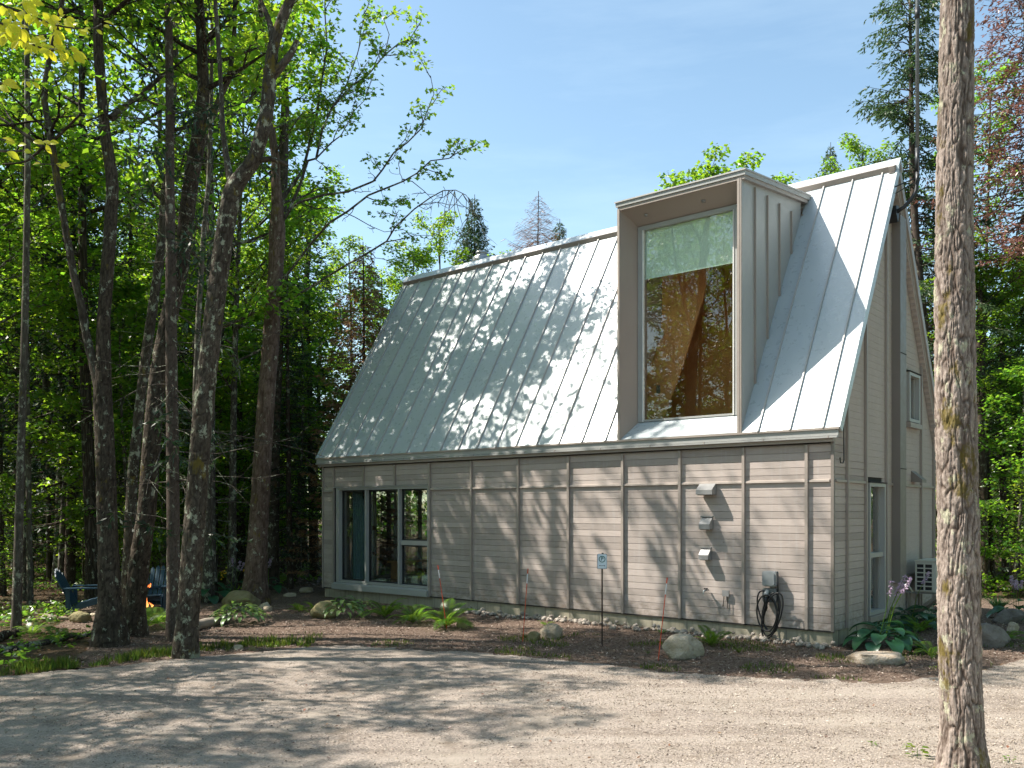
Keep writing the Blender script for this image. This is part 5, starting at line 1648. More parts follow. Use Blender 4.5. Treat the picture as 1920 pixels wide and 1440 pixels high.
for pts, wpx, mt, l0, dY in LIMBS:
    q = [(*cp(*p), max(1.1, wpx / 2.3226 * 2.0 * (1 - .78 * k / (len(pts) - 1)))) for k, p in enumerate(pts)]
    Pw, Rw = traced(q, Y5, dY); Pw = Pw - off
    w.tube(Pw, Rw * .62, 8)
    n = len(Pw)
    for k in range(1, n):
        t = k / (n - 1)
        seg = Pw[k] - Pw[k - 1]; L = np.linalg.norm(seg)
        for m_ in range(max(1, int(L / .3))):
            b = Pw[k - 1] + seg * rg.random()
            d = seg / L * .6 + rg.normal(0, .6, 3) * [1, .9, .8] + [0, 0, .15]
            if t < l0:
                if t > .35 or l0 > 1:       # bare crooked twigs
                    if rg.random() < .75: limb(w, [], b, d + [0, 0, -.15], rg.uniform(.3, 1.0) * min(1., .4 + t), .010, rg, 1, .9)
            else:
                limb(w, S, b, d, rg.uniform(.45, .95) * (1.25 - .6 * t), .012, rg, 1, .5, leafy=.25)
for q0 in ((865, 832), (900, 845), (925, 860), (840, 830), (935, 880)):       # drooping bare twigs at the limb's end
    a0 = px(*cp(*q0), Y5 - 2.) - off
    for m_ in range(3):
        pts = [a0]; d = np.array([rg.normal(0, .5), rg.normal(0, .4), -.6])
        for s_ in range(7): d = d + rg.normal(0, .28, 3) + [0, 0, -.10]; pts.append(pts[-1] + d / np.linalg.norm(d) * rg.uniform(.14, .22))
        w.tube(pts, np.linspace(.009, .003, 8), 3)
S5 = list(S)
crown_on(P[9:], w, S5, rg, P[9][2] + .3, 12, 2.0, .035, depth=2)
w.obj('limbs', M['bark_g'], root, True)
leaf_cloud('crown', S5, rg, M['leaf'], root, 5, .19, .105, lobes=5, flat=.5)

# thin edge trunks on the far left
for pts, Y, mt, lab in (([(30, 1186, 17), (35, 1000, 15), (42, 760, 13), (48, 560, 12), (52, 300, 10), (50, 0, 8), (50, -10, 8)], 15.6, 'bark_g', 'straight grey trunk standing alone nearest the left edge of the picture'),
                        ([(57, 1142, 11), (55, 1000, 10), (52, 800, 9), (50, 600, 8), (46, 300, 7), (44, -10, 6)], 20.5, 'bark_g', 'thin trunk just right of the straight trunk at the left edge'),
                        ([(113, 1112, 13), (118, 1000, 12), (124, 880, 12), (112, 820, 11), (98, 780, 9), (85, 740, 8), (80, 600, 7), (78, 400, 6)], 24, 'bark_g', 'crooked pale trunk with a kink, behind the left blue chair'),
                        ([(92, 1120, 9), (91, 980, 8), (90, 800, 8), (88, 600, 7), (86, 300, 6), (86, 100, 5)], 26, 'bark', 'very thin dark pole left of the crooked trunk'),
                        ([(505, 1118, 34), (508, 1000, 30), (512, 800, 27), (520, 600, 24), (528, 400, 20), (535, 200, 16)], 24, 'bark', 'dark shaded trunk right behind the reddish barked one'),
                        ([(395, 1110, 20), (400, 950, 18), (408, 800, 17), (412, 640, 15), (420, 400, 13), (425, 200, 10)], 27, 'bark', 'dark trunk in the gap right of the leaning lichened one'),
                        ([(308, 1100, 12), (308, 900, 11), (306, 700, 10), (303, 500, 9), (300, 250, 8), (298, 50, 6)], 25, 'bark_g', 'thin trunk between the right leaning trunk and the straight spruce'),
                        ([(570, 1108, 16), (566, 900, 14), (570, 700, 12), (575, 520, 10), (580, 450, 9)], 32, 'bark', 'dark trunk in the gap beside the left end of the house'),
                        ([(595, 1105, 9), (590, 950, 8), (596, 800, 7), (600, 650, 6)], 34, 'bark_g', 'slim trunk tight against the left end of the house'),
                        ([(1736, 1100, 26), (1742, 900, 24), (1738, 700, 21), (1726, 560, 18), (1716, 430, 14), (1710, 300, 11), (1708, 150, 7), (1706, -20, 4)], 25, 'bark_s', 'tall spruce with drooping ragged branches behind the gable and the mast'),
                        ([(1845, 1130, 22), (1842, 1000, 20), (1840, 800, 17), (1838, 600, 14)], 24, 'bark', 'dark trunk peeking out right behind the big sunlit trunk'),
                        ([(1886, 1120, 13), (1884, 1000, 12), (1878, 850, 11), (1880, 650, 9)], 27, 'bark', 'slender dark trunk rising from the daylilies at the right'),
                        ([(1907, 1130, 11), (1906, 1000, 10), (1904, 800, 8)], 26, 'bark', 'slender dark trunk closest to the right edge')):
    root, P, R, off = hero('spruce_tree' if 'spruce' in lab else 'woodland_tree', lab, 'tree', pts, Y, mt, nth=20, dz=.08, depth=.006, seed=int(pts[0][0]), ext=1.0)
    w = MB(); S = []
    if 'ragged' in lab:
        C = []; D = []
        for k in range(250):
            z = 5 + 12 * (k / 250); a = rg.uniform(0, 6.28); L = (2.6 * (1 - (z - 4) / 15.5) ** .8 + .25) * rg.uniform(.55, 1.15)
            q = np.array([np.interp(z, P[:, 2], P[:, 0]), np.interp(z, P[:, 2], P[:, 1]), z]); ts = np.linspace(0, 1, 6)[:, None]
            e = .5 if z > 13 else .1
            bp = q + np.hstack([np.cos(a) * L * ts, np.sin(a) * L * ts, L * (e * ts - .45 * ts ** 2 + .12 * ts ** 4)]) + rg.normal(0, .02, (6, 3))
            w.tube(bp, np.linspace(.022, .004, 6), 4)
            m_ = int(L / .045); s = rg.uniform(.2 if z > 9 else .55, 1, m_); kk = np.minimum((s * 5).astype(int), 4)
            C.append(bp[kk] + (bp[kk + 1] - bp[kk]) * (s * 5 - kk)[:, None]); an = a + np.where(rg.random(m_) < .5, 1, -1) * rg.uniform(.4, 1.2, m_)
            D.append(np.stack([np.cos(an), np.sin(an), -.35 - .5 * rg.random(m_)], -1) * (.30 * rg.uniform(.5, 1.2, m_))[:, None])
        C = np.vstack(C); D = np.vstack(D); n = len(C) * 4
        c = np.repeat(C, 4, 0) + np.repeat(D, 4, 0) * rg.random((n, 1)); U = norm(np.repeat(D, 4, 0) + rg.normal(0, .1, (n, 3))) * rg.uniform(.09, .16, (n, 1)); V = norm(np.cross(U, rg.normal(0, 1, (n, 3)) + [0, 0, 1])) * .022
        w.obj('limbs', M['bark_s'], root); quads_obj('crown', c, U, V, M['needle_b'], root)
    else:
        top = float(P[-1][2])
        crown_on(P[-7:], w, S, rg, max(float(P[-7][2]), top * .62), 8, 2.0, .03, depth=2)
        w.obj('limbs', M['bark'], root, True); leaf_cloud('crown', S, rg, M['leaf' if pts[0][0] % 2 else 'leaf_b'], root, 8, .32, .13)

# --- the wood round the clearing ------------------------------------------------------
rgw = np.random.default_rng(2024)
placed = []
def ok(x, y, d):
    if in_house(np.array([x]), np.array([y]), 2.2)[0] or on_gravel(np.array([x]), np.array([y]))[0] and y > 2 and abs(x) < 9: return False
    if -11.5 < x < -5.2 and 15.4 < y < 20.8: return False      # fire pit clearing
    if abs(x - 7) < 3.5 and 9 < y < 15.5: return False
    return all((x - a) ** 2 + (y - b) ** 2 > d * d for a, b in placed)
KIND_WORD = {'maple_a': 'green broadleaf', 'maple_b': 'pale green broadleaf', 'maple_c': 'lichened', 'airy_a': 'airy', 'airy_b': 'airy pale', 'spruce_a': 'dark spruce', 'spruce_b': 'dark low spruce', 'fill_a': 'taller pale green', 'fill_b': 'shorter green', 'sap_a': 'taller', 'sap_b': 'shorter'}
def wood(n, fx, kinds, dmin, lab, cat, group, smin=.85, smax=1.2, test=None):
    c = 0; tries = 0
    while c < n and tries < n * 60:
        tries += 1
        x, y = fx()
        if not ok(x, y, dmin) or (test and not test(x, y)): continue
        placed.append((x, y)); k = kinds[int(rgw.integers(len(kinds)))]
        nm = KIND_WORD.get(k, ''); plant(k, x, y, float(rgw.uniform(smin, smax)), float(rgw.uniform(0, 6.28)), lab.replace('one of the ', 'one of the ' + nm + ' '), cat, nm + ' ' + group); c += 1
def wedge_l():
    y = 15.5 + 40 * rgw.random() ** 1.25; return y * rgw.uniform(-.66, -.235), y
wood(46, wedge_l, ['maple_a', 'maple_b', 'airy_b', 'spruce_a', 'airy_a', 'maple_b'], 2.1, 'one of the tall trees crowding the shady wood left of the house', 'tree', 'tall trees of the wood left of the house', test=lambda x, y: y > 20.5 or x < -11.6)
wood(74, wedge_l, ['fill_a', 'fill_b', 'spruce_b', 'fill_b', 'spruce_b'], 1.25, 'one of the young trees filling the wood left of the house', 'tree', 'young trees of the wood left of the house', .8, 1.35, test=lambda x, y: y > 21 or x < -12)
wood(110, wedge_l, ['sap_a', 'sap_a', 'sap_b'], .8, 'one of the low saplings growing among the trunks left of the house', 'sapling', 'saplings left of the house', .6, 1.2, test=lambda x, y: y > 20.8 or x < -11)
# off to the left of the picture: these shade the driveway and the roof and stand in the window reflections
for (x, y, k, s) in ((-9.3, 10.4, 'airy_a', .72), (-13, 13.5, 'airy_b', 1.05), (-11.6, 8.4, 'airy_b', .88), (-15.5, 10.5, 'airy_a', .92), (-10.6, 7.0, 'airy_a', .7), (-14.5, 6.6, 'airy_b', .95),
                     (-12.2, 2.4, 'maple_a', 1.), (-17.5, 7.5, 'spruce_a', 1.1), (-18.0, 14, 'maple_b', 1.1), (-16.8, 1.6, 'maple_b', 1.), (-19, 3, 'spruce_b', 1.2), (-20.5, 10, 'maple_c', 1.), (-12.4, -1.8, 'maple_b', 1.),
                     (-16, -4, 'maple_a', 1.), (-22, -1, 'maple_a', 1.1), (-23, 6, 'maple_b', 1.1), (-25, 13, 'maple_a', 1.1), (-20, -8, 'maple_c', 1.), (-11, -7, 'fill_a', 1.1), (-14, -11, 'maple_a', 1.),
                     (-24, 18, 'fill_a', 1.2), (-14.2, 8.8, 'fill_b', .8), (-18.5, 5.2, 'fill_a', 1.), (-13.6, 3.4, 'fill_b', 1.), (-17, 12.2, 'fill_a', .9), (-26, 2, 'fill_a', 1.3), (-21, 8, 'fill_b', 1.2), (-15.5, -1.2, 'fill_a', 1.)):
    placed.append((x, y)); plant(k, x, y, s, float(rgw.uniform(0, 6.28)), 'one of the leafy trees along the drive left of the picture', 'tree', 'trees along the left side of the drive')
# behind the camera, seen only in the glass
for (x, y, k, s) in ((-6, -12, 'maple_a', 1.), (0, -14, 'maple_b', 1.), (6, -13, 'maple_c', 1.), (12, -9, 'maple_a', 1.), (-2, -19, 'spruce_a', 1.2), (9, -18, 'maple_b', 1.1), (16, -3, 'maple_c', 1.), (18, 5, 'maple_a', 1.)):
    placed.append((x, y)); plant(k, x, y, s, float(rgw.uniform(0, 6.28)), 'one of the leafy trees across the drive behind the viewer', 'tree', 'trees across the drive')


# to the right of the picture: they shut off the sky there
for (x, y, k, s) in ((13, 3, 'maple_b', 1.), (15, 8, 'maple_a', 1.), (13.5, 12, 'fill_a', 1.2), (17, 14, 'maple_c', 1.), (19, 9, 'fill_a', 1.3), (20, 2, 'maple_a', 1.1), (16, 18, 'maple_b', .9), (22, 14, 'maple_a', 1.), (11.5, -2, 'fill_a', 1.2), (17.5, 5.5, 'fill_b', 1.3), (22, 20, 'spruce_a', 1.1), (14.5, -6, 'maple_c', 1.)):
    placed.append((x, y)); plant(k, x, y, s, float(rgw.uniform(0, 6.28)), 'one of the leafy trees beyond the right edge of the picture', 'tree', 'trees beyond the right edge')


# right hand wood
def wedge_r():
    y = 18 + 34 * rgw.random() ** 1.1; return y * rgw.uniform(.44, .66), y
wood(12, wedge_r, ['maple_b', 'spruce_a', 'spruce_b', 'maple_a'], 2.3, 'one of the trees of the wood right of the house', 'tree', 'trees of the wood right of the house', .6, .85, test=lambda x, y: y > 25)
wood(16, wedge_r, ['fill_a', 'fill_b'], 1.6, 'one of the young leafy trees right of the house', 'tree', 'young trees right of the house', .8, 1.15, test=lambda x, y: y > 23)
wood(26, wedge_r, ['sap_a', 'sap_b'], 1., 'one of the saplings under the trees right of the house', 'sapling', 'saplings right of the house', .7, 1.2, test=lambda x, y: y > 21)


def by_top(kind, u, vtop, Y, H, label, cat='tree', s_w=None, rot=0., group=None):
    """place a tree whose top shows at pixel (u, vtop)"""
    x, y, z = px(u, vtop, Y); g = float(gh(x, y)); s = (z - g) / H
    return plant(kind, x, y, s if s_w is None else s_w, rot, label, cat, group, sz=s)


by_top('spire', 893, 368, 38, 16, 'dark narrow fir spire rising behind the chimney cap', s_w=.85)
by_top('bare', 1001, 358, 36, 16, 'grey dead spruce without needles behind the roof ridge', s_w=.85, rot=1.)
by_top('spire', 1041, 410, 40, 16, 'small green fir top right of the dead spruce', s_w=.8, rot=2.)
by_top('spire', 936, 475, 45, 16, 'tiny fir tip just above the ridge right of the narrow spire', s_w=.6, rot=3.)
by_top('spire', 1552, 270, 45, 16, 'small dark fir tip showing above the ridge right of the dormer', s_w=.85, rot=.6)
by_top('maple_b', 818, 375, 30, 15.6, 'yellow green young maple standing behind the chimney cap', s_w=.72, rot=.4)
by_top('maple_b', 765, 430, 28, 15.6, 'bushy light green tree beside the left end of the ridge', s_w=.8, rot=2.4)
by_top('maple_b', 925, 455, 27, 15.4, 'light green leafy tip poking over the ridge right of the chimney', s_w=.6, rot=1.7)
by_top('brown', 688, 458, 24.0, 14, 'dead brown spruce with withered needles left of the roof', s_w=.8, rot=.5)
by_top('maple_b', 655, 470, 34, 14.5, 'yellowish green tree crown behind the dead brown spruce', s_w=.8)
by_top('maple_b', 730, 480, 31, 15.6, 'green crown filling the gap between the brown spruce and the roof', s_w=.8, rot=5)
by_top('spruce_a', 590, 385, 29, 15, 'dark green full crown behind the long bare limbs', s_w=1.25, rot=2.2)
by_top('fill_a', 560, 700, 30, 9.0, 'shaded green tree between the reddish trunk and the house', s_w=1.2, rot=3)
by_top('dome', 1375, 274, 30, 12, 'bright green maple crown showing above the dormer roof', s_w=1.15, rot=.3)
by_top('maple_b', 1310, 318, 33, 16.2, 'green leaves peeking over the left part of the dormer roof', s_w=.5, rot=1.1)
by_top('maple_a', 1635, 240, 30, 17.4, 'green leafy tree behind the right end of the ridge', s_w=.8, rot=1.9)
by_top('maple_b', 1840, 150, 27, 14.5, 'light green leafy tree right of the big trunk top', s_w=.75, rot=.8)
by_top('red', 1935, -150, 23, 18, 'dead fir with rust red needles at the upper right edge', s_w=.95, rot=.2)
by_top('fir', 1900, 330, 26, 16, 'green fir below the rust red one at the right edge', s_w=1.0, rot=.9)
by_top('brown', 1755, 420, 30, 14, 'half dead conifer seen between the gable and the big trunk', s_w=.9, rot=3.)
by_top('maple_a', 1860, 520, 24, 16.5, 'dense green tree right of the big trunk at mid height', s_w=.62, rot=.9)
by_top('fill_b', 1900, 700, 22.5, 7.0, 'bright leafy young tree at the right edge behind the boulders', s_w=.95, rot=2.)

# the far wood all round, one mass
rgf = np.random.default_rng(99); n = 60000
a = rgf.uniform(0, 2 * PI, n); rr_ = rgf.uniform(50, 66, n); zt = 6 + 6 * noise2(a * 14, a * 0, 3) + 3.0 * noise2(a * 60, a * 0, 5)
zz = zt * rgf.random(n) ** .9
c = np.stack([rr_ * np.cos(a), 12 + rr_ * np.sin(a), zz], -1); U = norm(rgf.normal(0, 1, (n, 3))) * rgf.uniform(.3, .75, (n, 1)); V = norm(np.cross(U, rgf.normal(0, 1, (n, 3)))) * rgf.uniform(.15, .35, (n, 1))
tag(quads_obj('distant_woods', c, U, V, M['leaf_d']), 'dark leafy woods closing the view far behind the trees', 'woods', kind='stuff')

# --- low plants ----------------------------------------------------------------------
def ground_cover(name, x, y, rg, mat, label, cat, size=.1, h=.25, per=7):
    S = np.stack([x, y, gh(x, y) + rg.uniform(.05, h, len(x))], -1)
    o = leaf_cloud(name, S, rg, M[mat], None, per, .10, size, flat=.4, droop=.25, width=.4)
    return tag(o, label, cat, kind='stuff')
x, y, rg = scatter_area(7000, -34, -4, 11, 34, lambda x, y: ~on_gravel(x, y) & ~on_gravel(x + .5, y - .5) & ~on_mulch(x, y) & ~in_house(x, y) & (x > -y * .64) & (noise2(x * .7, y * .7, 41) > .45), 8)
ground_cover('ground_cover', x, y, rg, 'fern', 'low green plants covering the forest floor left of the driveway', 'ground cover')
x, y, rg = scatter_area(3000, 8, 22, 16, 34, lambda x, y: ~on_gravel(x, y) & ~in_house(x, y) & ~on_mulch(x, y) & (noise2(x * .7, y * .7, 43) > .4), 9)
ground_cover('undergrowth', x, y, rg, 'leaf_b', 'low leafy undergrowth below the trees right of the house', 'undergrowth', .12, .5)


def frond_mesh(L=.5, seed=0):
    rg = np.random.default_rng(seed); C, U, V = [], [], []
    ts = np.linspace(0, 1, 19); sp = np.stack([ts * L * .86, 0 * ts, L * (.85 * ts - .72 * ts ** 2.1)], -1)
    w = MB().tube(sp, np.linspace(.004, .0012, 19), 3)
    for k in range(2, 19):
        t = ts[k]; l = .20 * L * math.sin(PI * min(1, .12 + t * .88)) ** .8 + .01
        tan = sp[k] - sp[k - 1]; tan /= np.linalg.norm(tan)
        for sg in (-1, 1):
            d = np.array([tan[0] * .45, sg * 1., tan[2] * .45 - .18]); d /= np.linalg.norm(d)
            p = sp[k]; u = d * l; v = tan * (L * .013)
            w.add([p - v * .6, p + u * .5 - v * 1.1, p + u, p + u * .5 + v * 1.1], [[0, 1, 2, 3]])
            w.add([p + tan * L * .024 - v * .6, p + tan * L * .024 + u * .42 - v * .9, p + tan * L * .024 + u * .95, p + tan * L * .024 + u * .42 + v * .9], [[0, 1, 2, 3]])
    return w.mesh('frond', M['fern'])


FR = [frond_mesh(.5, k) for k in range(2)]
def fern(u, v, s, label, n=11, seed=0, up=1.):
    x_, y_ = at(u, v); r = random.Random(seed)
    t = thing('fern', label, 'fern', (x_, y_, float(gh(x_, y_)) + .02))
    for k in range(n):
        o = link('frond', FR[k % 2], t); a = k * 2 * PI / n + r.uniform(-.25, .25); e = r.uniform(-.5, .15) * up
        o.rotation_euler = (r.uniform(-.25, .25), e, a); o.scale = (s * r.uniform(.75, 1.15),) * 3
    return t


fern(835, 1180, 1.5, 'largest fern of the bed, at the foot of the left leaning stake', 15, 1, 1.3)
fern(775, 1170, 1.35, 'spreading fern left of the largest one below the window', 13, 2)
fern(722, 1160, 1.3, 'fern under the middle of the ground floor window', 12, 3)
fern(1335, 1216, .95, 'small sunlit fern right of the large pale boulder', 9, 4, 1.2)
fern(1240, 1190, .35, 'tiny fern sprig against the foundation above the boulder', 5, 5)
fern(1025, 1178, .5, 'little fern growing up beside the angular pale rock', 6, 6, 1.5)
fern(590, 1148, .8, 'fern behind the mossy boulder at the left house corner', 9, 7)
fern(560, 1150, .7, 'fern left of the mossy boulder beside the gravel path', 9, 17)
fern(268, 1180, 1.4, 'fern between the right leaning trunk and the spruce trunk', 12, 8)
fern(295, 1172, 1.3, 'fern right beside the straight spruce trunk', 12, 18)
fern(1725, 1190, .95, 'bright fern among the hostas by the gable', 12, 9)
fern(1745, 1230, .8, 'fern just left of the big trunk', 9, 10)
fern(1700, 1205, .7, 'fern low between the large hosta and the big trunk', 9, 19)
fern(1885, 1205, .95, 'fern in front of the dark boulders at the right', 11, 11)
fern(60, 1190, 1.0, 'fern by the straight trunk at the left edge', 9, 12)
fern(110, 1205, .9, 'fern left of the double stemmed tree', 9, 13)
fern(20, 1155, 1.0, 'fern behind the trunk at the left edge', 9, 14)


def hosta_leaf(L, W, mat, seed=0):
    rg = np.random.default_rng(seed); nu, nv = 8, 6; V = []
    for i in range(nu + 1):
        t = i / nu; w_ = W * math.sin(PI * min(.995, .06 + t * .94)) ** .62 * (1 - .25 * t)
        for j in range(nv + 1):
            s_ = (j / nv - .5) * 2
            V.append((L * (t + .05 * (1 - abs(s_))), w_ * s_, L * (.55 * t - .62 * t * t) + .22 * w_ * abs(s_) ** 1.5 + .006 * math.sin(s_ * 9) * (1 - t)))
    F = [[i * (nv + 1) + j, (i + 1) * (nv + 1) + j, (i + 1) * (nv + 1) + j + 1, i * (nv + 1) + j + 1] for i in range(nu) for j in range(nv)]
    m = MB().add(V, np.array(F)); m.tube([(-L * .55, 0, -L * .35), (-L * .2, 0, -.08 * L), (0, 0, 0)], [.006, .005, .004], 4)
    return m.mesh('leaf', M[mat], True)


HL = {('hosta', k): hosta_leaf(.30, .125, 'hosta', k) for k in range(2)}
HL.update({('hosta_v', k): hosta_leaf(.17, .038, 'hosta_v', k) for k in range(2)})
def hosta(u, v, s, label, kind='hosta', n=16, seed=0, stalks=0, lean=(0, 0)):
    x_, y_ = at(u, v); r = random.Random(seed)
    t = thing('hosta', label, 'hosta', (x_, y_, float(gh(x_, y_)) + .01))
    for k in range(n):
        o = link('leaf', HL[(kind, k % 2)], t); a = k * 2.4; ring = (k / n) ** .5
        h = (.34 - .24 * ring) * s; rr = (.05 + .30 * ring) * s
        o.location = (rr * math.cos(a), rr * math.sin(a), h + .04)
        o.rotation_euler = (r.uniform(-.2, .2), .15 + ring * .35 + r.uniform(-.15, .2), a + r.uniform(-.3, .3)); q = s * r.uniform(.8, 1.2); o.scale = (q,) * 3
    for k in range(stalks):
        a = r.uniform(0, 6.28); hh = r.uniform(.75, 1.0) * s; dx, dy = lean[0] * r.uniform(.5, 1.2) + .1 * math.cos(a), lean[1] + .1 * math.sin(a)
        P_ = np.array([(0.05 * math.cos(a), .05 * math.sin(a), .2), (dx * .45, dy * .45, hh * .62), (dx, dy, hh)])
        st = MB().tube(P_, [.006, .005, .003], 5).obj('flower_stalk', M['fern'], t)
        S_ = np.array([P_[2] + (P_[2] - P_[1]) * q for q in np.linspace(-.42, .12, 12)]); rg_ = np.random.default_rng(seed + k)
        n_ = 60; c = S_[rg_.integers(0, 12, n_)]; U = norm(rg_.normal(0, 1, (n_, 3)) * [1, 1, .3] + [0, 0, -.7]) * rg_.uniform(.04, .065, (n_, 1)); V = norm(np.cross(U, rg_.normal(0, 1, (n_, 3)))) * .011
        quads_obj('blossoms', c, U, V, M['petal'], st)
    return t


hosta(1655, 1218, 1.15, 'large blue green hosta with lilac flower stalks at the gable corner', 'hosta', 22, 1, 5, (.30, .05))
hosta(1622, 1188, .85, 'dark hosta close against the gable foundation near the corner', 'hosta', 12, 2)
hosta(1705, 1182, 1.0, 'hosta in the shade below the gable window', 'hosta', 14, 3, 1, (.2, 0))
hosta(1745, 1175, 1.0, 'hosta below the heat pump beside the big trunk', 'hosta', 14, 4)
hosta(1905, 1160, .9, 'flowering hosta half out of the picture at the right edge', 'hosta', 10, 5, 4, (.0, .0))
hosta(645, 1160, 1.15, 'pale edged bushy hosta just right of the mossy corner boulder', 'hosta_v', 46, 6)
hosta(680, 1150, .7, 'small pale hosta against the foundation under the window', 'hosta_v', 26, 16)
hosta(447, 1170, 1.25, 'striped narrow leaved hosta alone in the mulch left of the house', 'hosta_v', 50, 7)
hosta(392, 1128, 1.2, 'light green hosta beside the long mossy boulder', 'hosta', 12, 8, 3, (-.1, 0))
hosta(436, 1118, 1.0, 'flowering hosta at the foot of the reddish barked trunk', 'hosta', 10, 9, 3, (.15, 0))
hosta(500, 1112, 1.0, 'flowering hosta behind the reddish barked trunk', 'hosta', 10, 10, 3, (0, 0))


def daylily(u, v, s, label, n=60, seed=0, mat='hosta_v'):
    x_, y_ = at(u, v); rg_ = np.random.default_rng(seed)
    t = thing('daylily', label, 'plant', (x_, y_, float(gh(x_, y_))))
    m = MB()
    for k in range(n):
        a = rg_.uniform(0, 6.28); L = s * rg_.uniform(.35, .6); ts = np.linspace(0, 1, 7)
        sp = np.stack([np.cos(a) * L * ts * .8, np.sin(a) * L * ts * .8, L * (1.5 * ts - 1.15 * ts ** 2)], -1); wd = np.array([-math.sin(a), math.cos(a), 0]) * .009 * s
        for i in range(6): m.add([sp[i] - wd * (1 - ts[i]), sp[i] + wd * (1 - ts[i]), sp[i + 1] + wd * (1 - ts[i + 1]), sp[i + 1] - wd * (1 - ts[i + 1])], [[0, 1, 2, 3]])
    m.obj('leaves', M[mat], t)
    return t


daylily(1872, 1150, 1.3, 'arching yellow green daylily clump behind the dark boulder', 90, 1)
daylily(985, 1196, .45, 'small grassy tuft at the foot of the middle stake', 40, 2, 'grass')
daylily(1385, 1228, .40, 'tuft of grass in the mulch right of the small sunlit fern', 50, 3, 'grass')
daylily(1540, 1235, .35, 'low weedy tuft beside the end of the cobble row', 50, 4, 'grass')
daylily(1215, 1228, .3, 'tiny yellow green tuft left of the large pale boulder', 30, 5, 'grass')
t = thing('flower_plant', 'yellow flowering plant left of the reddish barked trunk', 'flower', g3(462, 1122))
MB().tube([(0, 0, 0), (.02, 0, .35), (0, 0, .7)], .006, 4).tube([(0, 0, 0), (-.3, 0, .3), (-.55, 0, .62)], .006, 4).obj('stem', M['fern'], t)
rg_ = np.random.default_rng(3); n = 70
quads_obj('leaves', rg_.normal(0, .10, (n, 3)) + [0, 0, .2], norm(rg_.normal(0, 1, (n, 3))) * .12, norm(rg_.normal(0, 1, (n, 3))) * .025, M['leaf_b'], t)
quads_obj('petals', np.vstack([rg_.normal(0, .03, (20, 3)) + [0, 0, .68], rg_.normal(0, .04, (14, 3)) + [-.55, 0, .64]]), norm(rg_.normal(0, 1, (34, 3))) * .06, norm(rg_.normal(0, 1, (34, 3))) * .02, M['petal_y'], t)
# seedlings in the lower right
for u, v, s, lab in ((1720, 1428, .9, 'small leafy seedling left of the foot of the big trunk'), (1700, 1410, .4, 'tiny seedling just above the leafy one by the big trunk'), (1635, 1405, .4, 'tiny pale seedling alone on the gravel left of the big trunk'),
                     (1750, 1262, .5, 'little weed on the mulch left of the big trunk'), (1893, 1435, .5, 'tiny weed in the lower right corner')):
    x_, y_ = at(u, v); rg_ = np.random.default_rng(u)
    t = thing('seedling', lab, 'seedling', (x_, y_, float(gh(x_, y_)) + .03)); n = 12
    a = rg_.uniform(0, 6.28, n); h = rg_.uniform(.03, .11, n) * s
    c = np.stack([np.cos(a) * .05 * s, np.sin(a) * .05 * s, h], -1); U = np.stack([np.cos(a), np.sin(a), .1 * np.ones(n)], -1) * .075 * s; V = np.stack([-np.sin(a), np.cos(a), 0 * a], -1) * .026 * s
    quads_obj('leaves', c, U, V, M['leaf_b'], t, .25)
    MB().tube([(0, 0, -.03), (0, 0, .09 * s)], .003, 4).obj('stem', M['fern'], t)

# --- beech whose lit branch hangs into the upper left corner --------------------------
YB = 4.1
bt = thing('beech_tree', 'beech tree whose yellow leaved branch hangs into the upper left corner', 'tree', (-4.3, 4.3, float(gh(-4.3, 4.3))))
offb = np.array(bt.location)
tp_ = np.array([(-4.3, 4.3, -.2), (-4.3, 4.3, 1.5), (-4.25, 4.3, 3.5), (-4.3, 4.25, 5.5), (-4.35, 4.3, 8.0), (-4.4, 4.2, 12.)]) - offb
MB().tube(tp_, [.12, .10, .085, .07, .05, .02], 14).obj('trunk', M['bark_g'], bt, True)
b6 = lambda x, y: (x / 4.3625, y / 4.3625)
tw = MB()
TW = [[(-60, 0), (60, 60), (200, 110), (330, 160), (450, 205), (560, 225), (700, 235), (780, 225), (830, 195)], [(-60, 170), (60, 210), (160, 290), (230, 350), (330, 390), (440, 400), (560, 400), (620, 415)],
      [(-60, 660), (20, 680), (90, 700)], [(-60, 1150), (20, 1140), (60, 1150)], [(170, 640), (230, 650), (280, 655)], [(250, 1160), (330, 1165), (400, 1175)], [(120, 250), (300, 290), (400, 280), (450, 270)], [(-60, 1230), (100, 1240), (200, 1230), (330, 1340), (500, 1350)]]
for P_ in TW:
    q = np.array([px(*b6(*p), YB + .05 * math.sin(k)) for k, p in enumerate(P_)]) - offb
    if P_[0][0] < 0: q = np.vstack([np.array((-4.28, 4.3, q[0][2] + offb[2] + .25)) - offb, q])
    tw.tube(q, np.linspace(.008 if P_[0][0] < 0 else .003, .0018, len(q)), 5)
br = tw.obj('branch', M['bark_g'], bt, True)
lm = MB(); 
V = []; nu = 6
for i in range(nu + 1):
    t_ = i / nu; w_ = .30 * math.sin(PI * min(.99, t_ * .97 + .015)) ** .9
    for s_ in (-1, 0, 1): V.append((t_, w_ * s_, .10 * abs(s_) * w_ * 3 - .22 * t_ * t_))
lm.add(V, np.array([[i * 3 + j, (i + 1) * 3 + j, (i + 1) * 3 + j + 1, i * 3 + j + 1] for i in range(nu) for j in range(2)]))
lme = lm.mesh('leaf', M['leaf_y'], True)
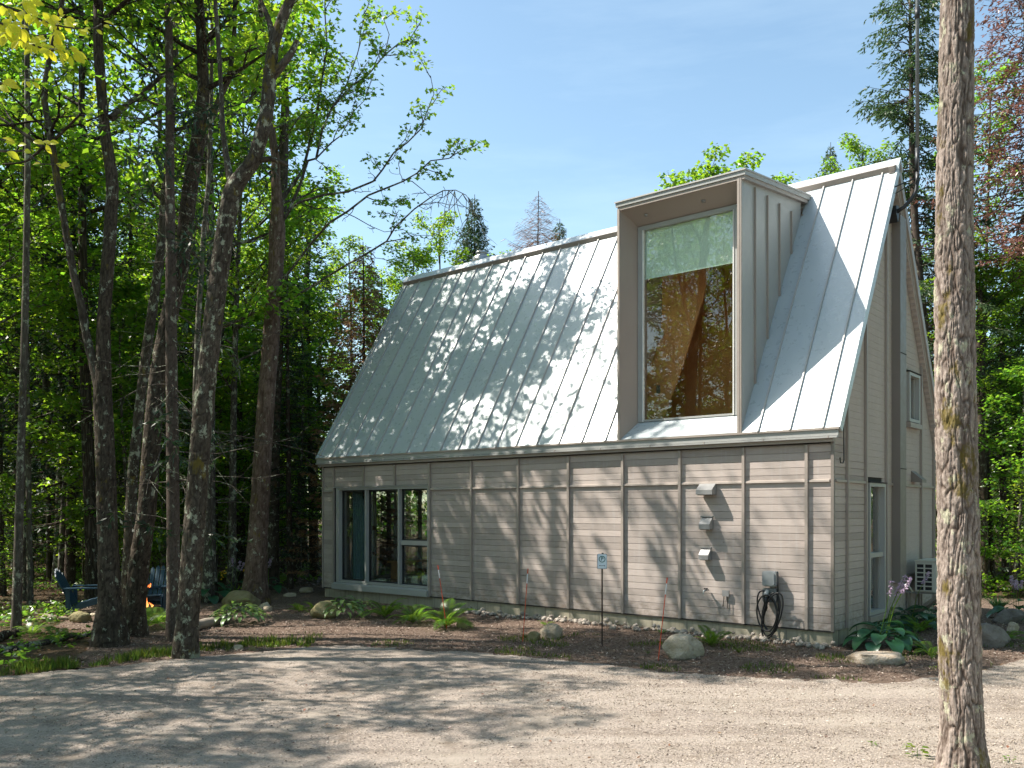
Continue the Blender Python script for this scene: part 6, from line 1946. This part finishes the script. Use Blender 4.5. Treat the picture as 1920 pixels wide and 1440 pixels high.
LV = [(500, 130, -95, 60), (540, 160, 5, 85), (520, 185, 15, 90), (470, 180, 170, 60), (850, 175, 0, 75), (850, 205, 35, 60), (700, 205, -85, 45), (740, 230, 180, 60), (790, 245, 20, 50), (620, 210, 200, 60), (640, 240, 40, 70), (590, 215, -40, 50), (700, 255, 160, 55), (660, 250, 15, 70),
      (430, 280, -10, 90), (440, 300, 40, 90), (470, 290, 15, 60), (500, 190, 100, 50), (560, 400, -10, 80), (600, 420, 10, 110), (600, 440, 60, 80), (545, 430, 95, 70), (480, 420, 50, 90), (420, 400, -20, 90), (460, 395, -20, 80), (400, 410, 170, 80), (350, 395, 0, 80), (520, 410, 20, 60),
      (300, 370, 90, 70), (330, 360, 10, 70), (270, 370, 80, 80), (240, 360, 150, 70), (260, 390, 100, 60), (180, 310, 100, 90), (160, 260, 40, 100), (140, 230, -10, 100), (60, 220, 0, 120), (20, 240, 30, 110), (60, 270, 60, 90), (100, 300, 40, 80), (210, 340, 120, 60), (10, 200, -30, 90), (90, 190, 10, 90),
      (230, 90, 0, 90), (330, 120, -20, 80), (300, 130, 150, 80), (400, 145, 0, 90), (260, 120, 60, 80), (150, 100, 30, 90), (100, 60, 0, 90), (40, 40, 10, 80), (60, 120, 180, 80), (200, 10, 0, 110), (260, 15, 10, 90), (230, 30, 170, 80), (350, 160, 40, 70), (420, 190, 0, 70), (330, 330, -80, 50), (290, 310, 0, 80),
      (20, 680, 0, 110), (60, 700, 10, 100), (0, 700, 40, 100), (200, 660, 150, 50), (225, 665, 70, 60), (265, 670, 40, 70), (280, 650, 0, 50), (20, 1130, 0, 90), (50, 1150, 20, 70), (280, 1160, 0, 90), (350, 1155, 30, 90), (380, 1180, 80, 80), (400, 1170, 0, 80), (330, 1170, 190, 60), (60, 1240, 30, 100), (150, 1190, 0, 70), (330, 1340, 180, 70), (460, 1340, 20, 70), (500, 1350, 0, 80), (200, 1230, 30, 70)]
# the crown's own wash of lit leaves, single leaves traced one by one
rr = random.Random(8)
for (lx, ly, ang, L) in LV:
    for q_ in range(3 if lx < 460 and ly < 420 else 2 if ly < 460 and lx < 620 else 1):
        jx, jy = (rr.uniform(-28, 28), rr.uniform(-28, 28)) if q_ else (0, 0)
        p0 = px(*b6(lx + jx, ly + jy), YB + rr.uniform(-.12, .12)) - offb; a = math.radians(ang + rr.uniform(-12, 12) + (40 * q_))
        d = Vector((math.cos(a), rr.uniform(-.5, .5), -math.sin(a))).normalized(); nz = Vector((rr.uniform(-.5, .5), -.75, rr.uniform(-.1, .9))); s_ = d.cross(nz).normalized() * -1; nn_ = d.cross(s_)
        o = link('leaf', lme, br); l_ = L / 4.3625 / FPX * YB
        o.matrix_local = Matrix.Translation(p0) @ Matrix((d, s_, nn_)).transposed().to_4x4() @ Matrix.Scale(l_, 4)
w = MB(); S = []
for k in range(8):
    a = 2 + k * .8; limb(w, S, tp_[4 + (k % 2)] , (math.cos(a), math.sin(a), .6), 1.8, .03, rg, 1)
w.obj('limbs', M['bark_g'], bt); leaf_cloud('crown', S, rg, M['leaf_b'], bt, 6, .25, .08)

# helper protos that found no place are dropped
for k, p in PROTO.items():
    if k not in FIRST:
        for c_ in KIDS(p): bpy.data.objects.remove(c_)
        bpy.data.objects.remove(p)
